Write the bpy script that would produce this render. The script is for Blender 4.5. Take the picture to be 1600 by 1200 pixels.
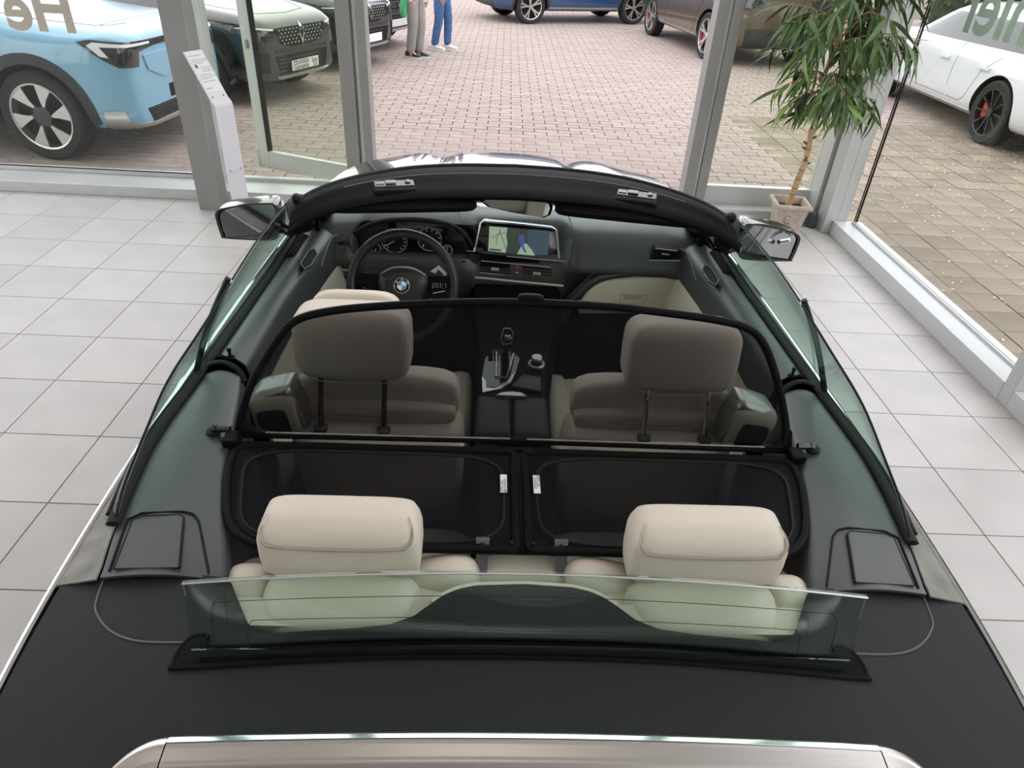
import bpy, bmesh, math, random
from mathutils import Vector, Matrix
from mathutils.bvhtree import BVHTree
random.seed(7)
for o in list(bpy.data.objects): bpy.data.objects.remove(o)
S = bpy.context.scene
COL = S.collection
# ------------------------------------------------------------------ camera
F, CH = 1078.52, 2.0                       # focal length in pixels of a 1600x1200 frame, camera height
RC = [Vector((0.99873866, -0.00190864, 0.05017414)),
      Vector((0.0404843, -0.56047853, -0.82717885)),
      Vector((0.02970031, 0.82816676, -0.5596943))]
cd = bpy.data.cameras.new('camera'); cam = bpy.data.objects.new('camera', cd); COL.objects.link(cam)
cd.sensor_width = 36; cd.sensor_fit = 'HORIZONTAL'; cd.lens = F * 36 / 1600; cd.clip_start = .02; cd.clip_end = 300
m = Matrix.Identity(4)
for i in range(3):
    m[i][0] = RC[0][i]; m[i][1] = -RC[1][i]; m[i][2] = -RC[2][i]
m[2][3] = CH
cam.matrix_world = m
S.camera = cam
# ------------------------------------------------------------------ sky, exposure
w = bpy.data.worlds.new('overcast_sky'); S.world = w; w.use_nodes = True
bg = w.node_tree.nodes['Background']; bg.inputs[0].default_value = (.95, .95, 1.0, 1); bg.inputs[1].default_value = 2.5
S.view_settings.view_transform = 'Standard'; S.view_settings.look = 'None'
S.view_settings.exposure = 0.28; S.view_settings.gamma = 1.0; S.view_settings.use_curve_mapping = False
LAMP = 5.0                                  # radiance of the added ceiling luminaires
# ------------------------------------------------------------------ pixel -> place helpers
def ray(x, y):
    d = (RC[0] * (x - 800) + RC[1] * (y - 600)) / F + RC[2]
    return d
def wz(x, y, z):
    d = ray(x, y); return Vector((0, 0, CH)) + d * ((z - CH) / d.z)
def wy(x, y, Y):
    d = ray(x, y); return Vector((0, 0, CH)) + d * (Y / d.y)
def wx(x, y, X):
    d = ray(x, y); return Vector((0, 0, CH)) + d * (X / d.x)
def pix(p):
    q = Vector(p) - Vector((0, 0, CH)); k = (RC[0].dot(q), RC[1].dot(q), RC[2].dot(q))
    if k[2] < .05: return (-9999, -9999)
    return (800 + F * k[0] / k[2], 600 + F * k[1] / k[2])
CA, CX = 0.014, 0.089                       # the convertible stands turned by CA, its axis through (CX, 0)
MC = Matrix.Translation((CX, 0, 0)) @ Matrix.Rotation(CA, 4, 'Z'); MCI = MC.inverted()
def C(x, y, z): return MCI @ wz(x, y, z)
def Cpl(x, y, v0, k=0.0, z0=0.0):           # hits the plane v = v0 + k (z - z0) of the convertible
    o = MCI @ Vector((0, 0, CH)); d = MCI.to_3x3() @ ray(x, y)
    t = (v0 + k * (o.z - z0) - o.y) / (d.y - k * d.z); return o + d * t
# ------------------------------------------------------------------ materials
def nd(t, kind, **kw):
    n = t.nodes.new(kind)
    for k, v in kw.items(): setattr(n, k, v)
    return n
MATS = {}
def mat(name, col, rough=.5, metal=0., spec=.5, var=0., vscale=4., bump=0., bscale=200., coat=0., island=0., col2=None, emit=None, estr=0., sheen=0.):
    m = bpy.data.materials.new(name); m.use_nodes = True; t = m.node_tree
    b = t.nodes['Principled BSDF']
    c = (*col, 1)
    b.inputs['Base Color'].default_value = c; b.inputs['Roughness'].default_value = rough
    b.inputs['Metallic'].default_value = metal; b.inputs['Specular IOR Level'].default_value = spec
    b.inputs['Coat Weight'].default_value = coat; b.inputs['Coat Roughness'].default_value = .03
    if sheen: b.inputs['Sheen Weight'].default_value = sheen
    if emit: b.inputs['Emission Color'].default_value = (*emit, 1); b.inputs['Emission Strength'].default_value = estr
    src = None
    tc = None
    if var or bump or col2:
        tc = nd(t, 'ShaderNodeTexCoord')
    if var or col2:
        nz = nd(t, 'ShaderNodeTexNoise'); nz.inputs['Scale'].default_value = vscale; nz.inputs['Detail'].default_value = 6
        t.links.new(tc.outputs['Object'], nz.inputs['Vector'])
        mr = nd(t, 'ShaderNodeMapRange'); mr.inputs[1].default_value = .3; mr.inputs[2].default_value = .7
        t.links.new(nz.outputs['Fac'], mr.inputs[0])
        mx = nd(t, 'ShaderNodeMix', data_type='RGBA')
        a2 = col2 if col2 else tuple(min(1, x * (1 + var)) for x in col)
        a1 = col if col2 else tuple(x * (1 - var) for x in col)
        mx.inputs[6].default_value = (*a1, 1); mx.inputs[7].default_value = (*a2, 1)
        t.links.new(mr.outputs[0], mx.inputs[0]); src = mx.outputs[2]
    if island:
        g = nd(t, 'ShaderNodeNewGeometry'); oi = nd(t, 'ShaderNodeObjectInfo')
        ad = nd(t, 'ShaderNodeMath', operation='ADD'); fr = nd(t, 'ShaderNodeMath', operation='FRACT')
        t.links.new(g.outputs['Random Per Island'], ad.inputs[0]); t.links.new(oi.outputs['Random'], ad.inputs[1]); t.links.new(ad.outputs[0], fr.inputs[0])
        mr2 = nd(t, 'ShaderNodeMapRange'); mr2.inputs[3].default_value = 1 - island; mr2.inputs[4].default_value = 1 + island
        t.links.new(fr.outputs[0], mr2.inputs[0])
        mu = nd(t, 'ShaderNodeVectorMath', operation='SCALE')
        if src: t.links.new(src, mu.inputs[0])
        else: mu.inputs[0].default_value = col
        t.links.new(mr2.outputs[0], mu.inputs['Scale']); src = mu.outputs[0]
    if src: t.links.new(src, b.inputs['Base Color'])
    if bump:
        n2 = nd(t, 'ShaderNodeTexNoise'); n2.inputs['Scale'].default_value = bscale; n2.inputs['Detail'].default_value = 3
        t.links.new(tc.outputs['Object'], n2.inputs['Vector'])
        bp = nd(t, 'ShaderNodeBump'); bp.inputs['Strength'].default_value = bump; bp.inputs['Distance'].default_value = .002
        t.links.new(n2.outputs['Fac'], bp.inputs['Height']); t.links.new(bp.outputs[0], b.inputs['Normal'])
    MATS[name] = m; return m
def glassmat(name, tint, refl=1.0, ior=1.5, rough=0.0):
    m = bpy.data.materials.new(name); m.use_nodes = True; t = m.node_tree; t.nodes.clear()
    out = nd(t, 'ShaderNodeOutputMaterial'); tr = nd(t, 'ShaderNodeBsdfTransparent'); gl = nd(t, 'ShaderNodeBsdfGlossy'); mx = nd(t, 'ShaderNodeMixShader')
    lw = nd(t, 'ShaderNodeLayerWeight'); lw.inputs[0].default_value = .5
    pw = nd(t, 'ShaderNodeMath', operation='POWER'); pw.inputs[1].default_value = 4.0
    ma = nd(t, 'ShaderNodeMath', operation='MULTIPLY_ADD'); ma.inputs[1].default_value = .45 * refl; ma.inputs[2].default_value = .022 * refl
    tr.inputs[0].default_value = (*tint, 1); gl.inputs['Roughness'].default_value = rough
    t.links.new(lw.outputs['Facing'], pw.inputs[0]); t.links.new(pw.outputs[0], ma.inputs[0])
    t.links.new(ma.outputs[0], mx.inputs[0]); t.links.new(tr.outputs[0], mx.inputs[1]); t.links.new(gl.outputs[0], mx.inputs[2]); t.links.new(mx.outputs[0], out.inputs[0])
    MATS[name] = m; return m
def meshmat(name, col, opac):               # woven net: part of the light passes between the threads
    m = bpy.data.materials.new(name); m.use_nodes = True; t = m.node_tree; b = t.nodes['Principled BSDF']; out = t.nodes['Material Output']
    b.inputs['Base Color'].default_value = (*col, 1); b.inputs['Roughness'].default_value = .7; b.inputs['Specular IOR Level'].default_value = .08
    tr = nd(t, 'ShaderNodeBsdfTransparent'); mx = nd(t, 'ShaderNodeMixShader'); mx.inputs[0].default_value = opac
    t.links.new(tr.outputs[0], mx.inputs[1]); t.links.new(b.outputs[0], mx.inputs[2]); t.links.new(mx.outputs[0], out.inputs[0])
    MATS[name] = m; return m
mat('tile', (.50, .475, .465), .42, var=.07, vscale=3.0, island=.05)
mat('grout', (.20, .18, .17), .9)
mat('paver', (.318, .256, .228), .9, var=.10, vscale=14, island=.07, bump=.5, bscale=90)
mat('paver_grey', (.235, .193, .145), .9, var=.16, vscale=3, island=.12, bump=.5, bscale=90)
mat('sand', (.115, .09, .075), 1, var=.2, vscale=8)
mat('alu', (.56, .57, .56), .42, metal=.35, var=.04)
mat('alu_dark', (.27, .265, .255), .45, var=.04)
mat('alu_white', (.60, .61, .62), .4)
mat('rubber', (.010, .010, .011), .6, spec=.2)
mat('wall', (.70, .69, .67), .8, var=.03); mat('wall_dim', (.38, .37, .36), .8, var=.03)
mat('ceil', (.78, .78, .77), .9)
mat('lamp', (.9, .9, .9), .5, emit=(1, .90, .76), estr=LAMP)
mat('panel_white', (.74, .72, .77), .35)
mat('print', (.12, .12, .13), .6)
mat('print_grey', (.50, .49, .51), .6)
mat('letter_l', (.60, .53, .46), .7)
mat('letter_r', (.38, .47, .38), .7)
glassmat('pane', (.965, .975, .96))
glassmat('pane_green', (.92, .945, .90))
glassmat('car_glass', (.80, .91, .86), 1.6)
glassmat('rear_glass', (.84, .93, .885), 2.6)
glassmat('shield', (.92, .96, .94))
glassmat('lamp_glass', (.85, .88, .9))
# ------------------------------------------------------------------ mesh helpers
def link(name, me, mt=None, parent=None):
    o = bpy.data.objects.new(name, me); COL.objects.link(o)
    if mt and me is not None:
        me.materials.clear(); me.materials.append(MATS[mt] if isinstance(mt, str) else mt)
    if parent: o.parent = parent
    return o
def tag(o, label=None, cat=None, group=None, kind=None):
    if label: o['label'] = label
    if cat: o['category'] = cat
    if group: o['group'] = group
    if kind: o['kind'] = kind
    return o
def empty(name, loc=(0, 0, 0), rz=0, parent=None):
    o = bpy.data.objects.new(name, None); COL.objects.link(o); o.location = loc; o.rotation_euler = (0, 0, rz); o.empty_display_size = .1
    if parent: o.parent = parent
    return o
def V3(p): return Vector(p)
def smooth_path(pts, n=6, closed=False):
    P = [Vector(p) for p in pts]; N = len(P); out = []
    rng = N if closed else N - 1
    for i in range(rng):
        p0 = P[(i - 1) % N] if (closed or i > 0) else P[0]; p1 = P[i]; p2 = P[(i + 1) % N]; p3 = P[(i + 2) % N] if (closed or i + 2 < N) else P[-1]
        for k in range(n):
            t = k / n
            out.append(.5 * ((2 * p1) + (p2 - p0) * t + (2 * p0 - 5 * p1 + 4 * p2 - p3) * t * t + (3 * p1 - p0 - 3 * p2 + p3) * t ** 3))
    if not closed: out.append(P[-1])
    return out
class MB:
    def __init__(s): s.v = []; s.f = []
    def add(s, vs, fs):
        o = len(s.v); s.v += [tuple(v) for v in vs]; s.f += [tuple(i + o for i in f) for f in fs]; return s
    def box(s, x0, x1, y0, y1, z0, z1):
        return s.add([(x0, y0, z0), (x1, y0, z0), (x1, y1, z0), (x0, y1, z0), (x0, y0, z1), (x1, y0, z1), (x1, y1, z1), (x0, y1, z1)],
                     [(0, 3, 2, 1), (4, 5, 6, 7), (0, 1, 5, 4), (1, 2, 6, 5), (2, 3, 7, 6), (3, 0, 4, 7)])
    def loft(s, rings, closed=True, cap=True, loop=False):
        n = len(rings[0]); vs = [p for r in rings for p in r]; fs = []
        R = len(rings)
        for i in range(R if loop else R - 1):
            j = (i + 1) % R
            for k in range(n if closed else n - 1):
                l = (k + 1) % n; fs.append((i * n + k, i * n + l, j * n + l, j * n + k))
        if cap and closed and not loop:
            fs.append(tuple(range(n - 1, -1, -1))); fs.append(tuple((R - 1) * n + k for k in range(n)))
        return s.add(vs, fs)
    def tube(s, path, r, n=8, closed=False, flat=1.0, up=(0, 0, 1)):
        P = [Vector(p) for p in path]; N = len(P); rings = []
        for i, p in enumerate(P):
            a = P[(i - 1) % N] if (closed or i > 0) else P[i]; b = P[(i + 1) % N] if (closed or i < N - 1) else P[i]
            t = (b - a); t = t.normalized() if t.length > 1e-9 else Vector((0, 1, 0))
            u = Vector(up); sd = t.cross(u)
            if sd.length < 1e-3: sd = t.cross(Vector((1, 0, 0)))
            sd.normalize(); nn = sd.cross(t).normalized()
            rr = r[i] if isinstance(r, (list, tuple)) else r
            rings.append([p + sd * (math.cos(2 * math.pi * k / n) * rr) + nn * (math.sin(2 * math.pi * k / n) * rr * flat) for k in range(n)])
        return s.loft(rings, True, not closed, closed)
    def prism(s, poly, d):                   # poly: 3-D outline, d: extrusion vector
        d = Vector(d); n = len(poly); A = [Vector(p) for p in poly]; B = [p + d for p in A]
        return s.add(A + B, [tuple(range(n - 1, -1, -1)), tuple(range(n, 2 * n))] + [(i, (i + 1) % n, n + (i + 1) % n, n + i) for i in range(n)])
    def grid(s, fn, nu, nv):
        vs = [fn(i / nu, j / nv) for i in range(nu + 1) for j in range(nv + 1)]
        return s.add(vs, [(i * (nv + 1) + j, (i + 1) * (nv + 1) + j, (i + 1) * (nv + 1) + j + 1, i * (nv + 1) + j + 1) for i in range(nu) for j in range(nv)])
    def sellip(s, c, h, e1=.35, e2=.35, nu=14, nv=24, rot=None):   # rounded block (superellipsoid)
        def p(x, e): return math.copysign(abs(x) ** e, x)
        vs = []
        for i in range(nu + 1):
            a = -math.pi / 2 + math.pi * i / nu
            for j in range(nv):
                b = 2 * math.pi * j / nv
                q = Vector((h[0] * p(math.cos(a), e1) * p(math.cos(b), e2), h[1] * p(math.cos(a), e1) * p(math.sin(b), e2), h[2] * p(math.sin(a), e1)))
                if rot: q = rot @ q
                vs.append(Vector(c) + q)
        fs = [(i * nv + j, i * nv + (j + 1) % nv, (i + 1) * nv + (j + 1) % nv, (i + 1) * nv + j) for i in range(nu) for j in range(nv)]
        return s.add(vs, fs)
    def lathe(s, prof, c=(0, 0, 0), axis='Z', n=24, cap=True):
        vs = []; c = Vector(c)
        for r, h in prof:
            for k in range(n):
                a = 2 * math.pi * k / n
                if axis == 'Z': q = Vector((r * math.cos(a), r * math.sin(a), h))
                elif axis == 'X': q = Vector((h, r * math.cos(a), r * math.sin(a)))
                else: q = Vector((r * math.cos(a), h, r * math.sin(a)))
                vs.append(c + q)
        R = len(prof)
        fs = [(i * n + k, i * n + (k + 1) % n, (i + 1) * n + (k + 1) % n, (i + 1) * n + k) for i in range(R - 1) for k in range(n)]
        if cap: fs.append(tuple(range(n - 1, -1, -1))); fs.append(tuple((R - 1) * n + k for k in range(n)))
        return s.add(vs, fs)
    def mesh(s, name, smooth=True, bev=0., seg=2, ang=40, sub=0, thick=0., tdir=(0, 0, 1)):
        bm = bmesh.new()
        vs = [bm.verts.new(v) for v in s.v]
        for f in s.f:
            try: bm.faces.new([vs[i] for i in f])
            except ValueError: pass
        bmesh.ops.remove_doubles(bm, verts=bm.verts, dist=1e-5)
        bad = [f for f in bm.faces if f.calc_area() < 1e-12]
        if bad: bmesh.ops.delete(bm, geom=bad, context='FACES')
        bmesh.ops.recalc_face_normals(bm, faces=bm.faces)
        if thick:                            # give a sheet a second side, away from tdir
            bm.normal_update()
            if sum((f.normal.dot(Vector(tdir)) * f.calc_area() for f in bm.faces)) < 0: bmesh.ops.reverse_faces(bm, faces=bm.faces)
            bm.normal_update(); F0 = list(bm.faces); bnd = [e for e in bm.edges if len(e.link_faces) == 1]
            mp = {v: bm.verts.new(v.co - v.normal * thick) for v in list(bm.verts)}
            bl = [(e.verts[0], e.verts[1]) for e in bnd]
            for f in F0: bm.faces.new([mp[v] for v in reversed(f.verts)])
            for a, b in bl: bm.faces.new((a, b, mp[b], mp[a]))
            bmesh.ops.recalc_face_normals(bm, faces=bm.faces)
        if bev:
            ed = [e for e in bm.edges if len(e.link_faces) == 2 and e.calc_face_angle(0) > math.radians(ang)]
            bmesh.ops.bevel(bm, geom=ed, offset=bev, segments=seg, profile=.5, affect='EDGES', clamp_overlap=True)
        if sub:
            bmesh.ops.subdivide_edges(bm, edges=bm.edges, cuts=1, use_grid_fill=True, smooth=1.0)
        me = bpy.data.meshes.new(name); bm.to_mesh(me); bm.free()
        if smooth:
            me.polygons.foreach_set('use_smooth', [True] * len(me.polygons))
            me.set_sharp_from_angle(angle=math.radians(ang))
        return me
    def build(s, name, mt, parent=None, **kw):
        return link(name, s.mesh(name, **kw), mt, parent)
def ngon(c, r, n=24, ax=(1, 0, 0), ay=(0, 0, 1), r2=None, a0=0, a1=2 * math.pi):
    c = Vector(c); ax = Vector(ax); ay = Vector(ay); r2 = r if r2 is None else r2
    full = abs(a1 - a0 - 2 * math.pi) < 1e-6
    return [c + ax * (r * math.cos(a0 + (a1 - a0) * k / (n if full else n - 1))) + ay * (r2 * math.sin(a0 + (a1 - a0) * k / (n if full else n - 1))) for k in range(n)]
def textmesh(body, size, M, thick=.001, fat=0.):
    cu = bpy.data.curves.new('t', 'FONT'); cu.body = body; cu.size = size; cu.extrude = thick; cu.resolution_u = 4; cu.offset = fat
    o = bpy.data.objects.new('t', cu); COL.objects.link(o)
    dg = bpy.context.evaluated_depsgraph_get(); me = bpy.data.meshes.new_from_object(o.evaluated_get(dg))
    bpy.data.objects.remove(o); me.transform(M); return me
def frame(o, x, y, z):
    M = Matrix.Identity(4)
    for i in range(3): M[i][0] = x[i]; M[i][1] = y[i]; M[i][2] = z[i]; M[i][3] = o[i]
    return M
def lerp1(tab, x):
    if x <= tab[0][0]: return tab[0][1]
    for (a, p), (b, q) in zip(tab, tab[1:]):
        if x <= b: return p + (q - p) * (x - a) / (b - a)
    return tab[-1][1]
def slerp1(tab, x):                          # smooth table lookup
    if x <= tab[0][0]: return tab[0][1]
    n = len(tab)
    for i in range(n - 1):
        a, p = tab[i]; b, q = tab[i + 1]
        if x <= b:
            m0 = (q - tab[i - 1][1]) / (b - tab[i - 1][0]) if i else (q - p) / (b - a)
            m1 = (tab[i + 2][1] - p) / (tab[i + 2][0] - a) if i + 2 < n else (q - p) / (b - a)
            h = b - a; t = (x - a) / h
            return (2*t**3 - 3*t*t + 1) * p + (t**3 - 2*t*t + t) * h * m0 + (-2*t**3 + 3*t*t) * q + (t**3 - t*t) * h * m1
    return tab[-1][1]
# ================================================================== THE ROOM
TS, TX, TY = .41918, -1.72643, 4.92684      # floor tile pitch and a joint crossing
XR, YF = 2.69, 5.40                         # inner faces of the right and the front sill
floor = tag(MB().box(-9, XR + .2, -6, YF + .25, -.05, -.004).build('floor', 'grout', smooth=False), 'showroom floor laid with square light grey stone tiles', 'floor', kind='structure')
tile_me = MB().box(-TS / 2 + .0022, TS / 2 - .0022, -TS / 2 + .0022, TS / 2 - .0022, -.012, 0).mesh('tile', smooth=False, bev=.0012, seg=1)
tile_me.materials.append(MATS['tile'])
near = []; rest = []
for i in range(-19, 12):
    for j in range(-3, 28):
        x0 = TX + TS * i; y0 = TY - TS * j; x1 = min(x0 + TS, XR + .05); y1 = min(y0 + TS, YF + .05)
        if x1 - x0 < .03 or y1 - y0 < .03 or x0 < -9: continue
        c = ((x0 + x1) / 2, (y0 + y1) / 2)
        px = [pix((x, y, 0)) for x in (x0, x1) for y in (y0, y1)]
        vis = any(-40 < p[0] < 1640 and -40 < p[1] < 1240 for p in px)
        cut = (x1 - x0 < TS - .01) or (y1 - y0 < TS - .01)
        (near if vis else rest).append((c, x1 - x0, y1 - y0, cut, vis))
near.sort(key=lambda t: t[0][0] ** 2 + t[0][1] ** 2 if False else (abs(t[0][0] - .1) < .7 and t[0][1] < 4.3))
rest += near[300:]; near = near[:300]
for c, a, b, cut, vis in near:
    if cut:
        o = MB().box(-a / 2 + .0022, a / 2 - .0022, -b / 2 + .0022, b / 2 - .0022, -.012, 0).build('tile', 'tile', floor, smooth=False, bev=.0012, seg=1)
    else:
        o = link('tile', tile_me, None, floor)
    o.location = (*c, 0)
mb = MB()
for c, a, b, cut, vis in rest:
    mb.box(c[0] - a / 2 + .0022, c[0] + a / 2 - .0022, c[1] - b / 2 + .0022, c[1] + b / 2 - .0022, -.012, 0)
tag(mb.build('tile_field', 'tile', floor, smooth=False), kind='stuff')
tag(MB().box(-9.2, XR + .3, -6.2, YF + .4, 5.6, 5.7).build('ceiling', 'ceil', smooth=False), 'plain white showroom ceiling', 'ceiling', kind='structure')
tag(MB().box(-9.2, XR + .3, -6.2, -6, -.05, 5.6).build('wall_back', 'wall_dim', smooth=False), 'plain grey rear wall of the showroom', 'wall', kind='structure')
wl = empty('wall_left', (-9, 0, 0)); tag(wl, 'unseen side wall at the far left of the showroom, glazed to add daylight', 'wall', kind='structure')
for k in range(5):  # left wall out of view, given glass to let more daylight in
    y0 = -6 + k * 2.32; ob = MB().box(-9.05, -8.95, y0 - .04, y0 + .04, 0, 5.6).build('post', 'alu', None, smooth=False); ob.parent = wl; ob.matrix_parent_inverse = wl.matrix_basis.inverted()
    ob = MB().box(-9.004, -8.996, y0 + .04, y0 + 2.28, .1, 5.6).build('pane', 'pane', None, smooth=False); ob.parent = wl; ob.matrix_parent_inverse = wl.matrix_basis.inverted()
ob = MB().box(-9.1, -8.9, -6, YF + .3, 0, .1).build('sill', 'alu_white', None, smooth=False); ob.parent = wl; ob.matrix_parent_inverse = wl.matrix_basis.inverted()
k = 0
for x in (-3.1, 0.0):  # luminaires out of view, added to light the room
    for y in (-1.4, 1.4):
        o = empty('added_ceiling_lamp', (x, y, 5.6)); nm = 'left' if x < -1 else 'right'; rw = 'second' if y < 0 else 'first'
        tag(o, f'long white ceiling luminaire out of view, added for fill light, {rw} from the street glass in the {nm} row', 'lamp', 'added ceiling luminaires')
        MB().box(-.72, .72, -.17, .17, -.05, 0).build('lamp_body', 'alu_white', o, smooth=False, bev=.006)
        MB().box(-.69, .69, -.14, .14, -.054, -.049).build('diffuser', 'lamp', o, smooth=False)
# ---- front facade (street side): sills, posts, panes
YG = 5.70
def sillx(mb, x0, x1):
    mb.box(x0, x1, YF, YF + .30, 0, .085)
win1 = empty('window_1', (-5.5, YG, 0)); tag(win1, 'wide street window left of the steel column, grey letters on the glass', 'window', kind='structure')
def loc(o, mb_name, mb, mt, par, **kw):
    ob = mb.build(mb_name, mt, None, **kw); ob.parent = par; ob.matrix_parent_inverse = par.matrix_basis.inverted(); return ob
L = loc
m1 = MB(); sillx(m1, -9, -2.16); L(0, 'sill', m1, 'alu', win1, smooth=False, bev=.004)
L(0, 'window_frame', MB().box(-9, -2.3, YG - .03, YG + .03, .085, .12).box(-9, -2.3, YG - .03, YG + .03, 5.5, 5.6).box(-5.9, -5.82, YG - .06, YG + .06, .12, 5.5), 'alu', win1, smooth=False, bev=.003)
L(0, 'gasket', MB().box(-9, -2.3, YG - .034, YG - .031, .12, .128), 'rubber', win1, smooth=False)
L(0, 'pane', MB().box(-5.82, -2.3, YG - .004, YG + .004, .12, 5.5), 'pane', win1, smooth=False)
L(0, 'pane', MB().box(-9, -5.9, YG - .004, YG + .004, .12, 5.5), 'pane', win1, smooth=False)
te = textmesh('He', .42, frame((-3.16, YG + .008, 1.135), (-1, 0, 0), (0, 0, 1), (0, 1, 0)), .0008, .012)
o = link('lettering', te, 'letter_l'); o.parent = win1; o.matrix_parent_inverse = win1.matrix_basis.inverted()
# steel I-column
colm = empty('steel_column', (-2.24, 5.3, 0)); tag(colm, 'grey steel I-beam column standing beside the white price stand', 'column', kind='structure')
L(0, 'flange', MB().box(-2.315, -2.155, 5.20, 5.216, 0, 5.6), 'alu_dark', colm, smooth=False, bev=.002)
L(0, 'flange', MB().box(-2.315, -2.155, 5.384, 5.40, 0, 5.6), 'alu', colm, smooth=False, bev=.002)
L(0, 'web', MB().box(-2.245, -2.225, 5.216, 5.384, 0, 5.6), 'alu', colm, smooth=False)
# second window between column and door
win2 = empty('window_2', (-1.7, YG, 0)); tag(win2, 'narrow street window between the steel column and the open door', 'window', kind='structure')
m1 = MB(); sillx(m1, -2.16, -1.20); L(0, 'sill', m1, 'alu', win2, smooth=False, bev=.004)
L(0, 'post', MB().box(-2.30, -2.21, YG - .07, YG + .05, .085, 5.6), 'alu', win2, smooth=False, bev=.003)
L(0, 'post', MB().box(-1.235, -1.13, YG - .10, YG + .06, 0, 5.6).box(-1.13, -1.115, YG - .07, YG + .03, 0, 5.6), 'alu_dark', win2, smooth=False, bev=.003)
L(0, 'groove_strip', MB().box(-1.115, -1.085, YG - .08, YG + .04, 0, 5.6), 'alu', win2, smooth=False, bev=.004)
L(0, 'post', MB().box(-1.085, -1.02, YG - .10, YG + .06, 0, 5.6), 'alu_dark', win2, smooth=False, bev=.003)
L(0, 'window_frame', MB().box(-2.21, -1.235, YG - .03, YG + .03, .085, .115).box(-2.21, -1.235, YG - .03, YG + .03, 5.52, 5.6), 'alu', win2, smooth=False)
L(0, 'pane', MB().box(-2.21, -1.235, YG - .004, YG + .004, .115, 5.52), 'pane_green', win2, smooth=False)
# open door leaf, hinged at the post and swung far out over the pavement
dr = empty('door_1', (-1.16, YG + .08, 0), math.radians(180 - 22)); tag(dr, 'open glass door leaf with grey metal frame swung out before the narrow window', 'door', kind='structure')
DW = 1.02
MB().box(.0, .09, -.025, .025, .06, 2.5).build('stile', 'alu', dr, smooth=False, bev=.003)
MB().box(DW - .10, DW, -.025, .025, .06, 2.5).build('stile', 'alu', dr, smooth=False, bev=.003)
MB().box(.09, DW - .10, -.025, .025, .06, .21).build('bottom_rail', 'alu', dr, smooth=False, bev=.003)
MB().box(.09, DW - .10, -.025, .025, 2.38, 2.5).build('top_rail', 'alu', dr, smooth=False, bev=.003)
MB().box(.09, .10, -.02, .02, .21, 2.38).box(DW - .112, DW - .10, -.027, .027, .21, 2.38).build('gasket', 'rubber', dr, smooth=False)
MB().box(.10, DW - .112, -.004, .004, .21, 2.38).build('pane', 'pane_green', dr, smooth=False)
MB().sellip((DW - .05, .028, 1.05), (.016, .006, .035), .6, .6, 8, 12).build('lock_cylinder', 'alu_dark', dr)
MB().box(DW - .005, DW + .018, .005, .03, .07, .22).build('bolt', 'print_grey', dr, smooth=False, bev=.003)
# window right of the opening
win3 = empty('window_3', (2.1, YG, 0)); tag(win3, 'street window behind the potted plant, right of the doorway', 'window', kind='structure')
m1 = MB().box(1.56, 2.62, YF + .15, YF + .30, 0, .085); L(0, 'sill', m1, 'alu_white', win3, smooth=False, bev=.004)
L(0, 'bottom_rail', MB().box(1.70, 2.62, YG - .02, YG + .04, .085, .235), 'alu', win3, smooth=False, bev=.003)
L(0, 'post', MB().box(1.515, 1.60, YG - .10, YG + .06, 0, 5.6), 'alu_dark', win3, smooth=False, bev=.003)
L(0, 'groove_strip', MB().box(1.60, 1.625, YG - .08, YG + .04, 0, 5.6), 'alu_white', win3, smooth=False, bev=.004)  # white strip in the groove stands in for the post's thin highlight
L(0, 'post', MB().box(1.625, 1.70, YG - .10, YG + .06, 0, 5.6), 'alu_dark', win3, smooth=False, bev=.003)
L(0, 'pane', MB().box(1.70, 2.60, YG - .004, YG + .004, .235, 5.55), 'pane_green', win3, smooth=False)
L(0, 'top_rail', MB().box(-1.02, 2.62, YG - .05, YG + .05, 5.5, 5.6), 'alu', win3, smooth=False)
# corner column
cc = empty('corner_column', (2.7, 5.45, 0)); tag(cc, 'pale grey box column in the glass corner beside the potted plant', 'column', kind='structure')
L(0, 'shaft', MB().box(2.625, 2.72, 5.33, 5.49, 0, 5.6), 'alu', cc, smooth=False, bev=.004)
L(0, 'post', MB().box(2.60, 2.68, 5.52, 5.76, 0, 5.6), 'alu', cc, smooth=False, bev=.004)
L(0, 'rear_shaft', MB().box(2.68, 2.86, 5.49, 5.76, 0, 5.6), 'alu', cc, smooth=False, bev=.004)
L(0, 'post', MB().box(2.72, 2.80, 5.33, 5.49, 0, 5.6), 'alu', cc, smooth=False, bev=.003)
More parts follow.
